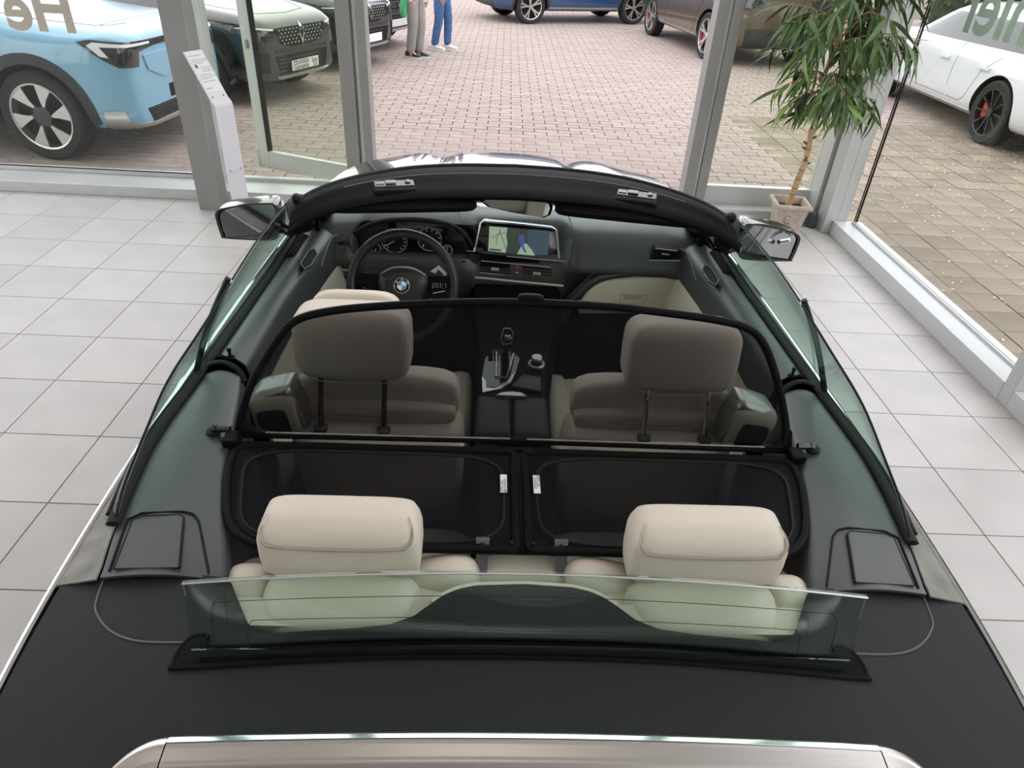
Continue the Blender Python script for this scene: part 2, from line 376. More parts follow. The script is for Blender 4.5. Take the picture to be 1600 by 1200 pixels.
# right glass wall
XG = 2.86
yb = [5.33, 2.96, .45, -2.05, -6.0]
for n, (b, a) in enumerate(zip(yb, yb[1:])):
    wn = empty(f'window_{4 + n}', (XG, (a + b) / 2, 0)); tag(wn, ['side window beside the corner column, green letters on the glass', 'second side window from the corner column', 'third side window from the corner column', 'fourth side window from the corner column'][n], 'window', kind='structure')
    L(0, 'sill', MB().box(XR, XG + .06, a + .04, b - (.04 if n else 0), 0, .11), 'alu_white', wn, smooth=False, bev=.004)
    L(0, 'glazing_bead', MB().box(XG - .035, XG - .022, a + .04, b - .04, .11, .125).box(XG - .012, XG + .012, a + .04, b - .04, .11, .122), 'alu_white', wn, smooth=False)
    L(0, 'gasket', MB().box(XG - .021, XG - .013, a + .04, b - .04, .11, .118).box(XG - .022, XG - .014, b - .046, b - .04, .12, 5.55).box(XG - .008, XG + .006, b - .046, b - .04, .12, 5.55), 'rubber', wn, smooth=False)
    L(0, 'post', MB().box(XR, XG + .06, a - .04, a + .04, 0, 5.6), 'alu', wn, smooth=False, bev=.004)
    L(0, 'top_rail', MB().box(XG - .06, XG + .06, a, b, 5.52, 5.6), 'alu', wn, smooth=False)
    L(0, 'pane', MB().box(XG - .004, XG + .004, a + .04, b - .04, .118, 5.53), 'pane', wn, smooth=False)
    if n == 0:
        te = textmesh('hler', .46, frame((XG + .008, 4.20, 1.555), (0, 1, 0), (0, 0, 1), (1, 0, 0)), .0008, .010)
        o = link('lettering', te, 'letter_r'); o.parent = wn; o.matrix_parent_inverse = wn.matrix_basis.inverted()
# ================================================================== PAVEMENT OUTSIDE
ground = tag(MB().box(-30, 40, YF + .32, 50, -.12, -.07).box(XG + .07, 40, -14, YF + .32, -.12, -.07).box(-30, -9.12, -14, YF + .32, -.12, -.07).build('pavement', 'sand', smooth=False), 'forecourt paved with concrete blocks, strewn with pale petals', 'pavement', kind='structure')
PL, PW, GQ = .27, .135, .27
cand = []
j = 0
y = YF + .42
while y < 24:
    x = XG + .08 - .27 * 46 - (PL / 2 if j % 2 else 0)
    while x < 16:
        if x < XG + .08 - PL * .4 or y > 9.46: cand.append((x + PL / 2, y + PW / 2, PL, PW, 0))
        x += PL
    y += PW; j += 1
x = XG + .08
while x < 17:
    y = 9.465 - .27 * 44
    while y < 9.40:
        cand.append((x + GQ / 2, y + GQ / 2, GQ, GQ, 1))
        y += GQ
    x += GQ
vis = []; far = []
for t in cand:
    p = pix((t[0], t[1], 0))
    if not (-150 < p[0] < 1800 and -120 < p[1] < 1000): 
        if t[0] ** 2 + t[1] ** 2 < 144: far.append(t)
        continue
    hidden = (p[1] > 262 and 330 < p[0] < 1320) or (p[1] > 285 and p[0] < 330)
    inside = 0 <= p[0] <= 1600 and 0 <= p[1] <= 1200
    (vis if inside and not hidden else far).append(t)
vis.sort(key=lambda t: t[0] ** 2 + t[1] ** 2 + 4)
far += vis[300:]; vis = vis[:300]
def paver_me(a, b, mt):
    g = .0022; me = MB().box(-a / 2 + g, a / 2 - g, -b / 2 + g, b / 2 - g, -.08, 0).mesh('paver', smooth=False, bev=.0035, seg=1); me.materials.append(MATS[mt]); return me
pm = [paver_me(PL, PW, 'paver'), paver_me(GQ, GQ, 'paver_grey')]
for t in vis:
    o = link('paver', pm[t[4]], None, ground); o.location = (t[0], t[1], -.012 + random.uniform(-.0015, .0015)); o.rotation_euler = (random.uniform(-.004, .004), random.uniform(-.004, .004), 0)
for kk in (0, 1):
    vs = []; fs = []
    for t in far:
        if t[4] != kk: continue
        a, b = t[2] / 2 - .0022, t[3] / 2 - .0022; z = -.012 + random.uniform(-.0015, .0015); o = len(vs); e = .0035
        vs += [(t[0] - a, t[1] - b, -.07), (t[0] + a, t[1] - b, -.07), (t[0] + a, t[1] + b, -.07), (t[0] - a, t[1] + b, -.07)]
        vs += [(t[0] - a + e, t[1] - b + e, z), (t[0] + a - e, t[1] - b + e, z), (t[0] + a - e, t[1] + b - e, z), (t[0] - a + e, t[1] + b - e, z)]
        fs += [(o + 4, o + 5, o + 6, o + 7)] + [(o + q, o + (q + 1) % 4, o + 4 + (q + 1) % 4, o + 4 + q) for q in range(4)]
    me = bpy.data.meshes.new('paver_field'); me.from_pydata(vs, [], fs); me.update()
    tag(link('paver_field', me, ['paver', 'paver_grey'][kk], ground), kind='stuff')
# outer pavement beyond the blocks in view
# fallen petals
mat('petal', (.72, .68, .50), .8, island=.25)
vs = []; fs = []
for k in range(5200):
    if random.random() < .45: x = random.uniform(3.0, 9); y = random.uniform(3, 12)
    else: x = random.uniform(-4, 9); y = random.uniform(6, 18)
    if random.random() > .35 + .65 * min(1, max(0, (x + 1) / 4)): continue
    a = random.uniform(0, 6.28); l = random.uniform(.008, .02); wd = l * .5; h = random.uniform(.003, .009); c, s_ = math.cos(a), math.sin(a); o = len(vs)
    for (p, q, r) in ((-l, 0, 0), (0, -wd, h), (l, 0, 0), (0, wd, h)): vs.append((x + p * c - q * s_, y + p * s_ + q * c, -.008 + r))
    fs += [(o, o + 1, o + 2), (o, o + 2, o + 3)]
me = bpy.data.meshes.new('fallen_petals'); me.from_pydata(vs, [], fs)
tag(link('fallen_petals', me, 'petal'), 'pale yellow petals scattered over the paving', 'petals', kind='stuff')
# ================================================================== THE CONVERTIBLE (local axes: x right, y forward, z up)
mat('paint', (.016, .010, .011), .18, coat=1.0)
mat('lid', (.013, .013, .0145), .55, spec=.22, bump=.45, bscale=420)
mat('leather', (.036, .039, .043), .42, spec=.75, bump=.15, bscale=500)
mat('dash_pad', (.034, .037, .040), .44, spec=.7, bump=.15, bscale=500)
mat('cream', (.62, .545, .46), .48, var=.03, vscale=6, bump=.12, bscale=500)
mat('cream_trim', (.58, .53, .43), .5, var=.03)
mat('wheel_leather', (.013, .014, .015), .40, spec=.45)
mat('seam', (.42, .36, .29), .8)
mat('seam_dark', (.10, .10, .105), .6)
mat('plastic', (.005, .005, .006), .5, spec=.07)
mat('piano', (.006, .006, .007), .12, coat=.6)
mat('carpet', (.010, .010, .012), 1.0, spec=.1)
mat('chrome', (.82, .83, .84), .09, metal=1)
mat('satin', (.52, .49, .47), .33, metal=1)
mat('silver', (.62, .62, .60), .3, metal=.9)
mat('satin_dark', (.20, .20, .20), .3, metal=1)
mat('trim_satin', (.46, .44, .40), .42, metal=.6)
mat('strip_grey', (.20, .19, .17), .55, var=.3, vscale=20)
mat('mirror_glass', (.75, .78, .8), .03, metal=1)
mat('white', (.82, .82, .82), .5)
mat('gauge', (.45, .46, .48), .5)
mat('red', (.5, .03, .02), .4)
mat('bmw_blue', (.07, .25, .55), .25, coat=.5)
mat('screen_green', (.2, .25, .2), .3, emit=(.33, .42, .28), estr=.55)
mat('screen_navy', (.02, .03, .04), .3, emit=(.035, .06, .08), estr=.8)
mat('screen_blue', (.03, .06, .15), .3, emit=(.03, .08, .22), estr=.7)
mat('screen_dark', (.03, .03, .03), .3, emit=(.04, .05, .045), estr=.6)
meshmat('net', (.006, .006, .007), .74)
meshmat('net_dense', (.006, .006, .008), .84)
car = empty('convertible_car', (CX, 0, 0), CA)
tag(car, 'dark open-top convertible with cream leather seats and a black net wind deflector', 'car')
def sym(mbf):                                # a builder called for both sides
    for sd in (-1, 1): mbf(sd)
def sx(pts, sd): return [Vector((sd * abs(p[0]) if True else p[0], p[1], p[2])) for p in pts]
SEAL = [(.88, .800), (1.0, .826), (1.26, .858), (1.55, .848), (2.17, .83), (2.5, .826), (2.75, .82)]
CHR = [(-.20, .66), (0, .735), (.3, .808), (.69, .858), (.87, .872), (1.2, .885), (1.6, .888), (2.2, .882), (2.8, .865)]
CZ = [(-.2, .86), (0, .89), (.4, .915), (.9, .925), (1.6, .925), (2.8, .925)]
# ---- outer body
WB = [(-.22, .60), (-.1, .74), (.1, .86), (.5, .93), (.9, .955), (1.6, .95), (2.4, .945), (3.2, .955), (3.6, .93), (3.85, .86), (4.0, .74), (4.1, .60)]
TOPU = [(-.22, .64), (0, .745), (.3, .82), (.69, .868), (.87, .882), (1.2, .895), (1.6, .898), (2.4, .89), (2.9, .88), (3.3, .87), (3.6, .83), (3.85, .74), (4.0, .62), (4.1, .50)]
TOPZ = [(-.22, .82), (0, .885), (.4, .91), (.9, .92), (2.8, .92), (3.3, .88), (3.7, .83), (4.0, .74), (4.1, .70)]
AX = ((.72, .335), (3.38, .335))
def bodyring(v):
    w = slerp1(WB, v); tu = slerp1(TOPU, v); tz = slerp1(TOPZ, v); R = []
    prof = []
    N = 22
    for k in range(N + 1):
        t = k / N; z = tz + (.20 - tz) * t
        if z > .66: u = tu + (w - tu) * math.sin(min(1, (tz - z) / max(.05, tz - .66)) * math.pi / 2) ** .8
        elif z > .32: u = w - .015 * ((.66 - z) / .34) ** 2
        else: u = w - .015 - .10 * ((.32 - z) / .12) ** 2
        for (av, az) in AX:
            if (v - av) ** 2 + (z - az) ** 2 < .375 ** 2: u = min(u, .70)
        prof.append((u, z))
    return prof
vs_ = sorted(set([-.22, -.2, -.15] + [-.1 + .035 * i for i in range(120)] + [4.1])); vs_ = [v for v in vs_ if v <= 4.1]
rings = []
for v in vs_:
    p = bodyring(v)
    rings.append([(-u, v, z) for u, z in p] + [(u, v, z) for u, z in reversed(p)])
mb = MB().loft(rings, False, False)
n = len(rings[0])
mb.add(rings[0], [tuple(range(n))]); mb.add(rings[-1], [tuple(range(n - 1, -1, -1))])
mb.build('body', 'paint', car, ang=50)
# ---- bonnet and nose
def hoodz(u, v):
    a = abs(u)
    t = (v - 2.9) / 1.0
    z = .950 - .022 * t - .040 * max(0, t) ** 3
    z -= .04 * (a / .85) ** 2.5
    dip = math.exp(-((a - .36) / .055) ** 2) * .020 * min(1, max(0, (v - 3.1) / .5))
    z -= dip
    z += .012 * math.exp(-((a - .52) / .10) ** 2) * min(1, max(0, (v - 3.1) / .5))
    z += .010 * math.exp(-(a / .26) ** 4)
    return z
def hoodp(s, t):
    u = -1 + 2 * s
    if t < .8:
        v = 2.86 + (t / .8) * 1.20
        wd = slerp1([(2.8, .87), (3.3, .865), (3.6, .83), (3.85, .77), (4.0, .71), (4.1, .65)], v)
        vv = v - .10 * max(0, (v - 3.3) / .7) * abs(u) ** 2.2
        return (u * wd, vv, hoodz(u * wd, v))
    q = (t - .8) / .2
    b = hoodp(s, .7999)
    return (b[0] * (1 - .02 * q), b[1] + .14 * math.sin(q * math.pi / 2), b[2] - .62 * (1 - math.cos(q * math.pi / 2)))
MB().grid(hoodp, 90, 60).build('bonnet', 'paint', car, ang=70)
MB().grid(lambda s, t: ((-1 + 2 * s) * .84, 2.66 + .25 * t + .17 * (1 - (2 * s - 1) ** 2), .935 + .01 * t), 30, 3).build('cowl', 'plastic', car, thick=.01)
def wiper(u0, u1):
    MB().tube([(u0, 2.93 + .10, .962), ((u0 + u1) / 2, 3.02, .966), (u1, 2.97, .962)], .008, 6).build('wiper', 'plastic', car)
wiper(-.55, .05); wiper(.0, .6)
def wheel_at(sd, av):
    o = empty('wheel', (sd * .84, av, .335), 0, car)
    MB().lathe([(.23, -.11), (.30, -.115), (.33, -.09), (.335, 0), (.33, .09), (.30, .115), (.23, .11)], axis='X', n=36, cap=False).build('tyre', 'rubber', o)
    mb = MB().lathe([(.235, .09), (.228, .10), (.215, .095), (.21, .05)], axis='X', n=36, cap=False) if sd > 0 else MB().lathe([(.235, -.09), (.228, -.10), (.215, -.095), (.21, -.05)], axis='X', n=36, cap=False)
    for k in range(10):
        a = k * math.pi / 5; c, s_ = math.cos(a), math.sin(a)
        mb.tube([(sd * .085, .03 * c, .03 * s_), (sd * .095, .21 * c, .21 * s_)], .013, 6)
    mb.lathe([(.045, sd * .07), (.045, sd * .10), (.03, sd * .105)], axis='X', n=16)
    mb.build('rim', 'silver', o)
for sd in (-1, 1):
    for av, az in AX: wheel_at(sd, av)
# ---- chrome belt line, grey strip, seals
for sd in (-1, 1):
    path = [(sd * (slerp1(CHR, v) + .004), v, lerp1(CZ, v)) for v in [-.2 + .06 * i for i in range(50)]]
    MB().tube(path, .0075, 8, flat=.9).build('chrome_strip', 'chrome', car)
    MB().grid(lambda s, t: (sd * (slerp1(SEAL, .868 + 1.9 * s) - .006 + t * (slerp1(CHR, .868 + 1.9 * s) - slerp1(SEAL, .868 + 1.9 * s) + .006)), .868 + 1.9 * s, .948 + t * (.928 - .948)), 60, 3).build('belt_cover', 'strip_grey', car, thick=.004)
    path = [(sd * (slerp1(SEAL, v) - .004), v, .955) for v in [1.0 + .035 * i for i in range(49)]]
    MB().tube(path, .013, 8, flat=.55).build('window_seal', 'rubber', car)
    path = [(sd * (slerp1(SEAL, v) + .014), v, .951) for v in [1.03 + .035 * i for i in range(48)]]
    MB().tube(path, .005, 6).build('seal_lip', 'rubber', car)
    # door glass and quarter glass
    top1 = smooth_path([(.765, 2.42, 1.125), (.750, 2.25, 1.185), (.743, 2.0, 1.205), (.740, 1.80, 1.207), (.737, 1.62, 1.20)], 6)
    def g1(s, t):
        i = s * (len(top1) - 1); k = min(int(i), len(top1) - 2); q = top1[k].lerp(top1[k + 1], i - k)
        b = Vector((slerp1(SEAL, q.y) + .006, q.y - .02 * s, .93)); p = b.lerp(q, t); bow = .018 * math.sin(t * math.pi)
        return (sd * (p.x + bow), p.y, p.z)
    MB().grid(g1, 24, 8).build('door_glass', 'car_glass', car, thick=.004)
    MB().tube([(sd * p.x, p.y, p.z) for p in top1], .0028, 6).build('glass_edge', 'rubber', car)
    top2 = smooth_path([(.737, 1.60, 1.198), (.757, 1.43, 1.16), (.796, 1.297, 1.10), (.811, 1.167, 1.04), (.819, 1.072, .995), (.820, 1.01, .957)], 6)
    def g2(s, t):
        i = s * (len(top2) - 1); k = min(int(i), len(top2) - 2); q = top2[k].lerp(top2[k + 1], i - k)
        b = Vector((slerp1(SEAL, q.y) + .006, q.y, .93)); p = b.lerp(q, t); bow = .012 * math.sin(t * math.pi)
        return (sd * (p.x + bow), p.y, p.z)
    MB().grid(g2, 30, 8).build('quarter_glass', 'car_glass', car, thick=.004)
    MB().tube([(sd * p.x, p.y, p.z) for p in top2], .0032, 6).build('glass_edge', 'rubber', car)
    MB().tube([(sd * (p[0] + .01), p[1], p[2]) for p in smooth_path([(.846, 1.555, .95), (.829, 1.565, 1.0), (.807, 1.58, 1.06), (.776, 1.60, 1.13), (.737, 1.62, 1.203)], 4)], .010, 8, flat=.8).build('pillar_seal', 'rubber', car)
# ---- door tops and door cards
for sd in (-1, 1):
    DI = [(1.60, .745), (1.7, .742), (1.98, .738), (2.33, .715), (2.56, .69), (2.75, .66)]
    def dtop(s, t):
        v = 1.605 + s * 1.12 + (.035 * (1 - t) if s == 0 else 0)
        uo = slerp1(SEAL, v) - .012; ui = slerp1(DI, v)
        if t < .6:
            q = t / .6; u = uo + (ui - uo) * q; z = .948 + .016 * math.sin(q * math.pi) - .008 * q
        else:
            q = (t - .6) / .4; u = ui - .018 * math.sin(q * math.pi / 2); z = .940 - .12 * q
        return (sd * u, v, z)
    MB().grid(dtop, 40, 16).build('door_top', 'leather', car, thick=.006, ang=70)
    def dcard(s, t):
        v = 1.60 + s * 1.08; ui = slerp1(DI, v) - .010
        return (sd * (ui - .03 * math.sin(t * math.pi) + .0), v, .83 - .45 * t)
    MB().grid(dcard, 20, 10).build('door_card', 'cream_trim', car, thick=.01)
    # little locking pin with its collar
    o = MB().lathe([(.011, 0), (.013, .003), (.009, .006)], (sd * .788, 1.63, .955), n=16).build('pin_collar', 'plastic', car)
    MB().lathe([(.004, 0), (.004, .016), (.006, .020), (.006, .026), (.003, .028)], (sd * .788, 1.63, .958), n=12).build('lock_pin', 'rubber', car)
    # demister grille and loudspeaker in the front end of the door top
    o = MB().prism([(sd * .804, 2.30, .958), (sd * .782, 2.30, .961), (sd * .772, 2.50, .961), (sd * .796, 2.50, .958)], (0, 0, .002)).build('demister_vent', 'rubber', car, smooth=False)
    for k in range(12):
        v = 2.305 + k * .017; MB().box(min(sd * .776, sd * .803), max(sd * .776, sd * .803), v, v + .006, .960, .966).build('slat', 'plastic', o, smooth=False)
    hexp = [(.700, 2.33, .957), (.718, 2.37, .960), (.735, 2.35, .962), (.738, 2.24, .962), (.716, 2.20, .958), (.702, 2.24, .957)]
    o = MB().prism([(sd * a, b, c - .006) for a, b, c in hexp], (0, 0, .010)).build('speaker_grille', 'rubber', car, smooth=False, bev=.004)
    MB().tube([(sd * a, b, c + .004) for a, b, c in hexp], .0022, 6, closed=True).build('grille_ring', 'strip_grey', o)
    MB().tube(smooth_path([(sd * .842, 1.585, .954), (sd * .80, 1.592, .965), (sd * .755, 1.578, .953), (sd * .73, 1.55, .93)], 6), .009, 8, flat=.6).build('door_gap_seal', 'rubber', car)
# ---- rear side panels
    RI = [(.875, .556), (.911, .565), (1.046, .612), (1.164, .649), (1.299, .680), (1.483, .720), (1.575, .745)]
    def rside(s, t):
        v = .872 + s * (1.565 - .872); uo = slerp1(SEAL, v) - .012; ui = slerp1(RI, v)
        if t < .7:
            q = t / .7; u = uo + (ui - uo) * q; z = .948 + .014 * math.sin(q * math.pi) - .004 * q
        else:
            q = (t - .7) / .3; u = ui + (-.012 + .02 * q) * math.sin(q * math.pi); z = .944 - .40 * q ** 1.3
        if s > .98 and t < .7: z -= .004
        return (sd * u, v, z)
    MB().grid(rside, 36, 22).build('rear_side_panel', 'leather', car, thick=.006, ang=60)
    fl = [(.776, .884), (.800, 1.015), (.775, 1.030), (.695, 1.034), (.672, 1.030), (.655, 1.012), (.592, .884)]
    def onp(a, b, dz=.0): 
        uo = slerp1(SEAL, b) - .012; ui = slerp1(RI, b); q = (uo - a) / (uo - ui); return (sd * a, b, .948 + .014 * math.sin(max(0, min(1, q)) * math.pi) - .004 * q + dz)
    MB().tube([onp(a, b, .002) for a, b in fl], .0022, 6).build('panel_joint', 'rubber', car)
    fi = [(.766, .886), (.784, 1.008), (.765, 1.018), (.695, 1.021), (.685, 1.014), (.646, .886)]
    MB().prism([onp(a, b, .003) for a, b in fi], (0, 0, .003)).build('flap', 'leather', car, smooth=False, bev=.001)
    MB().tube([onp(a, b, .004) for a, b in fi], .0028, 6).build('flap_joint', 'rubber', car)
# ---- tonneau cover
LF = [(0, .862), (.09, .857), (.125, .848), (.153, .832), (.2, .788), (.24, .770), (.3, .762), (.46, .752), (.485, .765), (.51, .805), (.545, .864), (.57, .874), (.65, .885), (.78, .882), (.86, .866)]
def lidz(u, v): return .972 - .042 * (abs(u) / .86) ** 2.2 - .02 * max(0, .75 - v) ** 1.3
def lidp(s, t):
    a = -1 + 2 * s
    vf = lerp1(LF, abs(a) * .862); v = .36 + (vf - .36) * t
    u = a * (slerp1(CHR, v) - .010); z = lidz(u, v)
    if t > .97 and abs(u) < .55: z -= .006
    return (u, v, z)
lid = MB().grid(lidp, 130, 26).build('tonneau_cover', 'lid', car, thick=.02, ang=60)
MB().tube([(u, lerp1(LF, abs(u)) + .004, lidz(u, .86) - .012) for u in [-.17 + .01 * i for i in range(35)]], .007, 6).build('edge_piping', 'cream', car)
for sd in (-1, 1):
    pth = smooth_path([(.785, .872), (.778, .84), (.765, .803), (.716, .758), (.66, .737), (.580, .733)], 6) if False else None
    pts = [Vector((.785, .872, 0)), Vector((.779, .84, 0)), Vector((.765, .803, 0)), Vector((.718, .760, 0)), Vector((.66, .738, 0)), Vector((.580, .733, 0))]
    MB().tube([(sd * p.x, p.y, lidz(p.x, p.y) + .0005) for p in smooth_path(pts, 6)], .0019, 6).build('cover_seam', 'seam_dark', lid)
# rear-window slot in the cover
def slot(mbz, du, v0, v1): pass
sp = smooth_path([(-.582, .690, 0), (-.582, .722, 0), (-.568, .742, 0), (-.545, .744, 0), (-.51, .722, 0), (-.2, .734, 0), (.2, .734, 0), (.51, .722, 0), (.545, .744, 0), (.568, .742, 0), (.582, .722, 0), (.582, .690, 0), (.55, .684, 0), (.2, .700, 0), (-.2, .700, 0), (-.55, .684, 0)], 5, True)
MB().prism([(p.x, p.y, lidz(p.x, p.y) - .004) for p in sp], (0, 0, .008)).build('window_slot', 'carpet', lid, smooth=False)
MB().tube([(p.x, p.y, lidz(p.x, p.y) + .002) for p in sp], .004, 6, closed=True).build('slot_rim', 'plastic', lid)
MB().tube([(u, .712 - .014 * (u / .55) ** 2, lidz(u, .71) + .006) for u in [-.54 + .06 * i for i in range(19)]], .006, 6).build('slot_lip', 'plastic', lid)
# small rear glass screen
GT = lambda u: (.740 + .034 * (1 - (u / .556) ** 2))
def rg(s, t):
    u = -1 + 2 * s; ut = .556 * u; ub = .560 * u
    b = Vector((ub, .722 - .012 * u * u, .966)); tp = Vector((ut, GT(ut), 1.100)); p = b.lerp(tp, t)
    return (p.x, p.y + .003 * math.sin(t * math.pi), p.z)
rgl = MB().grid(rg, 30, 6).build('rear_screen', 'rear_glass', car, thick=.004)
def rgp(a, t): return Vector(rg((a + 1) / 2, t)) + Vector((0, -.0035, 0))
MB().tube([rgp(a, 1.0) for a in [-1 + .1 * i for i in range(21)]], .0018, 6).build('screen_edge', 'silver', rgl)
for (a0, tt) in ((.93, .70), (.83, .42), (.72, .20)):
    pth = [rgp(-a0, .03), rgp(-a0, tt - .08), rgp(-a0 + .015, tt)] + [rgp(-a0 + .03 + (2 * a0 - .06) * i / 24, tt) for i in range(25)] + [rgp(a0 - .015, tt), rgp(a0, tt - .08), rgp(a0, .03)]
    MB().tube(pth, .0006, 5).build('heating_wire', 'rubber', rgl)
# ---- brake-light bar behind the cover
bar = empty('brake_light_bar', (0, 0, 0), 0, car)
def barp(s, t):
    u = -.535 + 1.07 * s
    prof = [(.566, .945), (.567, .966), (.560, .976), (.548, .980), (.520, .976), (.502, .962), (.496, .935)]
    i = t * 6; k = min(int(i), 5); q = i - k
    v = prof[k][0] + (prof[k + 1][0] - prof[k][0]) * q; z = prof[k][1] + (prof[k + 1][1] - prof[k][1]) * q
    return (u, v + .010 - .010 * (u / .55) ** 2, z - .006 * (u / .55) ** 2)
MB().grid(barp, 40, 24).build('bar_face', 'satin', bar, ang=80)
MB().grid(lambda s, t: Vector(barp(s, .18 + .30 * t)) + Vector((0, .001, .0022)), 40, 6).build('bar_chrome', 'chrome', bar, thick=.002, ang=80)
for sd in (-1, 1):
    def cap(s, t):
        ph = s * math.pi / 2 * .95
        b = Vector(barp(1.0, t)); u = .537 + .075 * math.sin(ph); v = b.y - .09 * (1 - math.cos(ph)); return (sd * u, v, b.z - .004 * s)
    MB().grid(cap, 12, 24).build('end_cap', 'satin', bar, ang=80)
MB().grid(lambda s, t: ((-.60 + 1.2 * s), .508 - .10 * t - .03 * (2 * s - 1) ** 2, .970 - .05 * t - .01 * (2 * s - 1) ** 2), 30, 6).build('lamp_shroud', 'piano', bar)
# boot lid
MB().grid(lambda s, t: ((-1 + 2 * s) * (slerp1(CHR, .40 - .62 * t) - .012), .40 - .62 * t, .938 - .03 * abs(2 * s - 1) ** 2.2 - .07 * t ** 1.6), 30, 14).build('boot_lid', 'paint', car, thick=.02, ang=60)
# ---- windscreen header, pillars, windscreen
HC = [(0, 2.440, 1.270), (.20, 2.425, 1.268), (.37, 2.388, 1.262), (.50, 2.33, 1.252), (.60, 2.262, 1.240), (.67, 2.19, 1.225), (.705, 2.14, 1.207)]
def hdr(a):
    a = abs(a); return (slerp1([(p[0], p[1]) for p in HC], a), slerp1([(p[0], p[2]) for p in HC], a))
SEC = [(.030, -.018), (.015, .000), (-.010, .004), (-.050, -.002), (-.075, -.006), (-.092, -.012), (-.140, -.024), (-.180, -.034), (-.192, -.042), (-.188, -.052), (-.12, -.050), (-.02, -.042), (.028, -.030)]
rings = []
us = [-.705 + 1.41 * i / 60 for i in range(61)]
for u in us:
    v, z = hdr(u); k = 1 - .40 * (abs(u) / .705) ** 3; rings.append([(u * (1 + .0), v + a * k, z + b) for a, b in SEC])
hd = MB().loft(rings).build('windscreen_header', 'plastic', car, ang=50)
MB().tube([(u, hdr(u)[0] + .012, hdr(u)[1] + .003) for u in us], .010, 8, flat=.7).build('header_seal', 'rubber', hd)
MB().tube([(u, hdr(u)[0] - .062 * (1 - .40 * (abs(u) / .705) ** 3), hdr(u)[1] - .004) for u in us[6:-6]], .0024, 6).build('header_crease', 'seam_dark', hd)
for sd in (-1, 1):
    pil = smooth_path([(sd * .672, 2.085, 1.165), (sd * .70, 2.19, 1.185), (sd * .728, 2.36, 1.12), (sd * .760, 2.58, 1.03), (sd * .775, 2.76, .955), (sd * .78, 2.85, .92)], 5)
    n = len(pil)
    MB().tube(pil, [.035 + .014 * min(1, i / 6) for i in range(n)], 12, flat=.8).build('windscreen_pillar', 'plastic', car)
    MB().tube([p + Vector((sd * .034, 0, .018)) for p in pil], .006, 6).build('pillar_seal', 'rubber', car)
    MB().sellip((sd * .705, 2.165, 1.225), (.012, .020, .013), .7, .7, 8, 12).build('header_end_seal', 'rubber', car)
    # sail panel at the foot of the pillar
    MB().prism([(sd * .74, 2.55, .935), (sd * .82, 2.45, .94), (sd * .80, 2.70, .94), (sd * .755, 2.70, 1.0), (sd * .748, 2.55, 1.05)], (sd * .02, 0, 0)).build('sail_panel', 'plastic', car, smooth=False, bev=.006)
    # roof latch
    o = MB().box(-.072, .072, -.042, .030, -.016, .016).build('roof_latch', 'plastic', car, smooth=False, bev=.008)
    u0 = sd * .405; v0, z0 = hdr(.40); o.location = (u0, v0 - .104, z0 - .029); o.rotation_euler = (.20, 0, -sd * .27)
    MB().box(-.065, .065, -.010, .026, .0155, .0175).build('latch_plate', 'piano', o, smooth=False, bev=.001)
    MB().box(-.03, .005, .000, .022, .016, .023).build('latch_tongue', 'satin_dark', o, smooth=False, bev=.002)
    MB().box(-.062, -.034, .000, .022, .016, .020).build('latch_cover', 'satin_dark', o, smooth=False, bev=.002)
    MB().lathe([(.010, .016), (.010, .021), (.005, .022)], (.045, .012, 0), n=16).build('latch_socket', 'satin_dark', o)
    # sun visor
    MB().sellip((sd * .375, 2.232, 1.206), (.245, .050, .012), .35, .25, 8, 28, Matrix.Rotation(-sd * .16, 3, 'Z') @ Matrix.Rotation(.35, 3, 'X')).build('sun_visor', 'plastic', car)
def ws(s, t):
    u = -1 + 2 * s; ut = u * .69; v1, z1 = hdr(ut); b = Vector((u * .80, 2.80 + .17 * (1 - u * u), .948)); tp = Vector((ut, v1 + .02, z1 - .02)); p = b.lerp(tp, t)
    return (p.x, p.y + .02 * math.sin(t * math.pi), p.z + .03 * math.sin(t * math.pi))
MB().grid(ws, 30, 12).build('windscreen', 'shield', car, thick=.004)
# interior mirror
MP = [Cpl(x, y, 2.285) for x, y in ((748, 313), (757, 310), (800, 306), (850, 313), (862, 318), (864, 326), (860, 337), (850, 341), (800, 333), (762, 324))]
o = MB().prism(MP, (0, .03, .006)).build('interior_mirror', 'plastic', car, bev=.004)
cen = sum(MP, Vector()) / len(MP)
MB().prism([cen + (p - cen) * .90 + Vector((0, -.0015, 0)) for p in MP], (0, .001, 0)).build('mirror_glass', 'mirror_glass', o, smooth=False)
MB().tube([(0, 2.32, 1.19), (0, 2.35, 1.235)], .012, 8).build('mirror_stem', 'plastic', o)
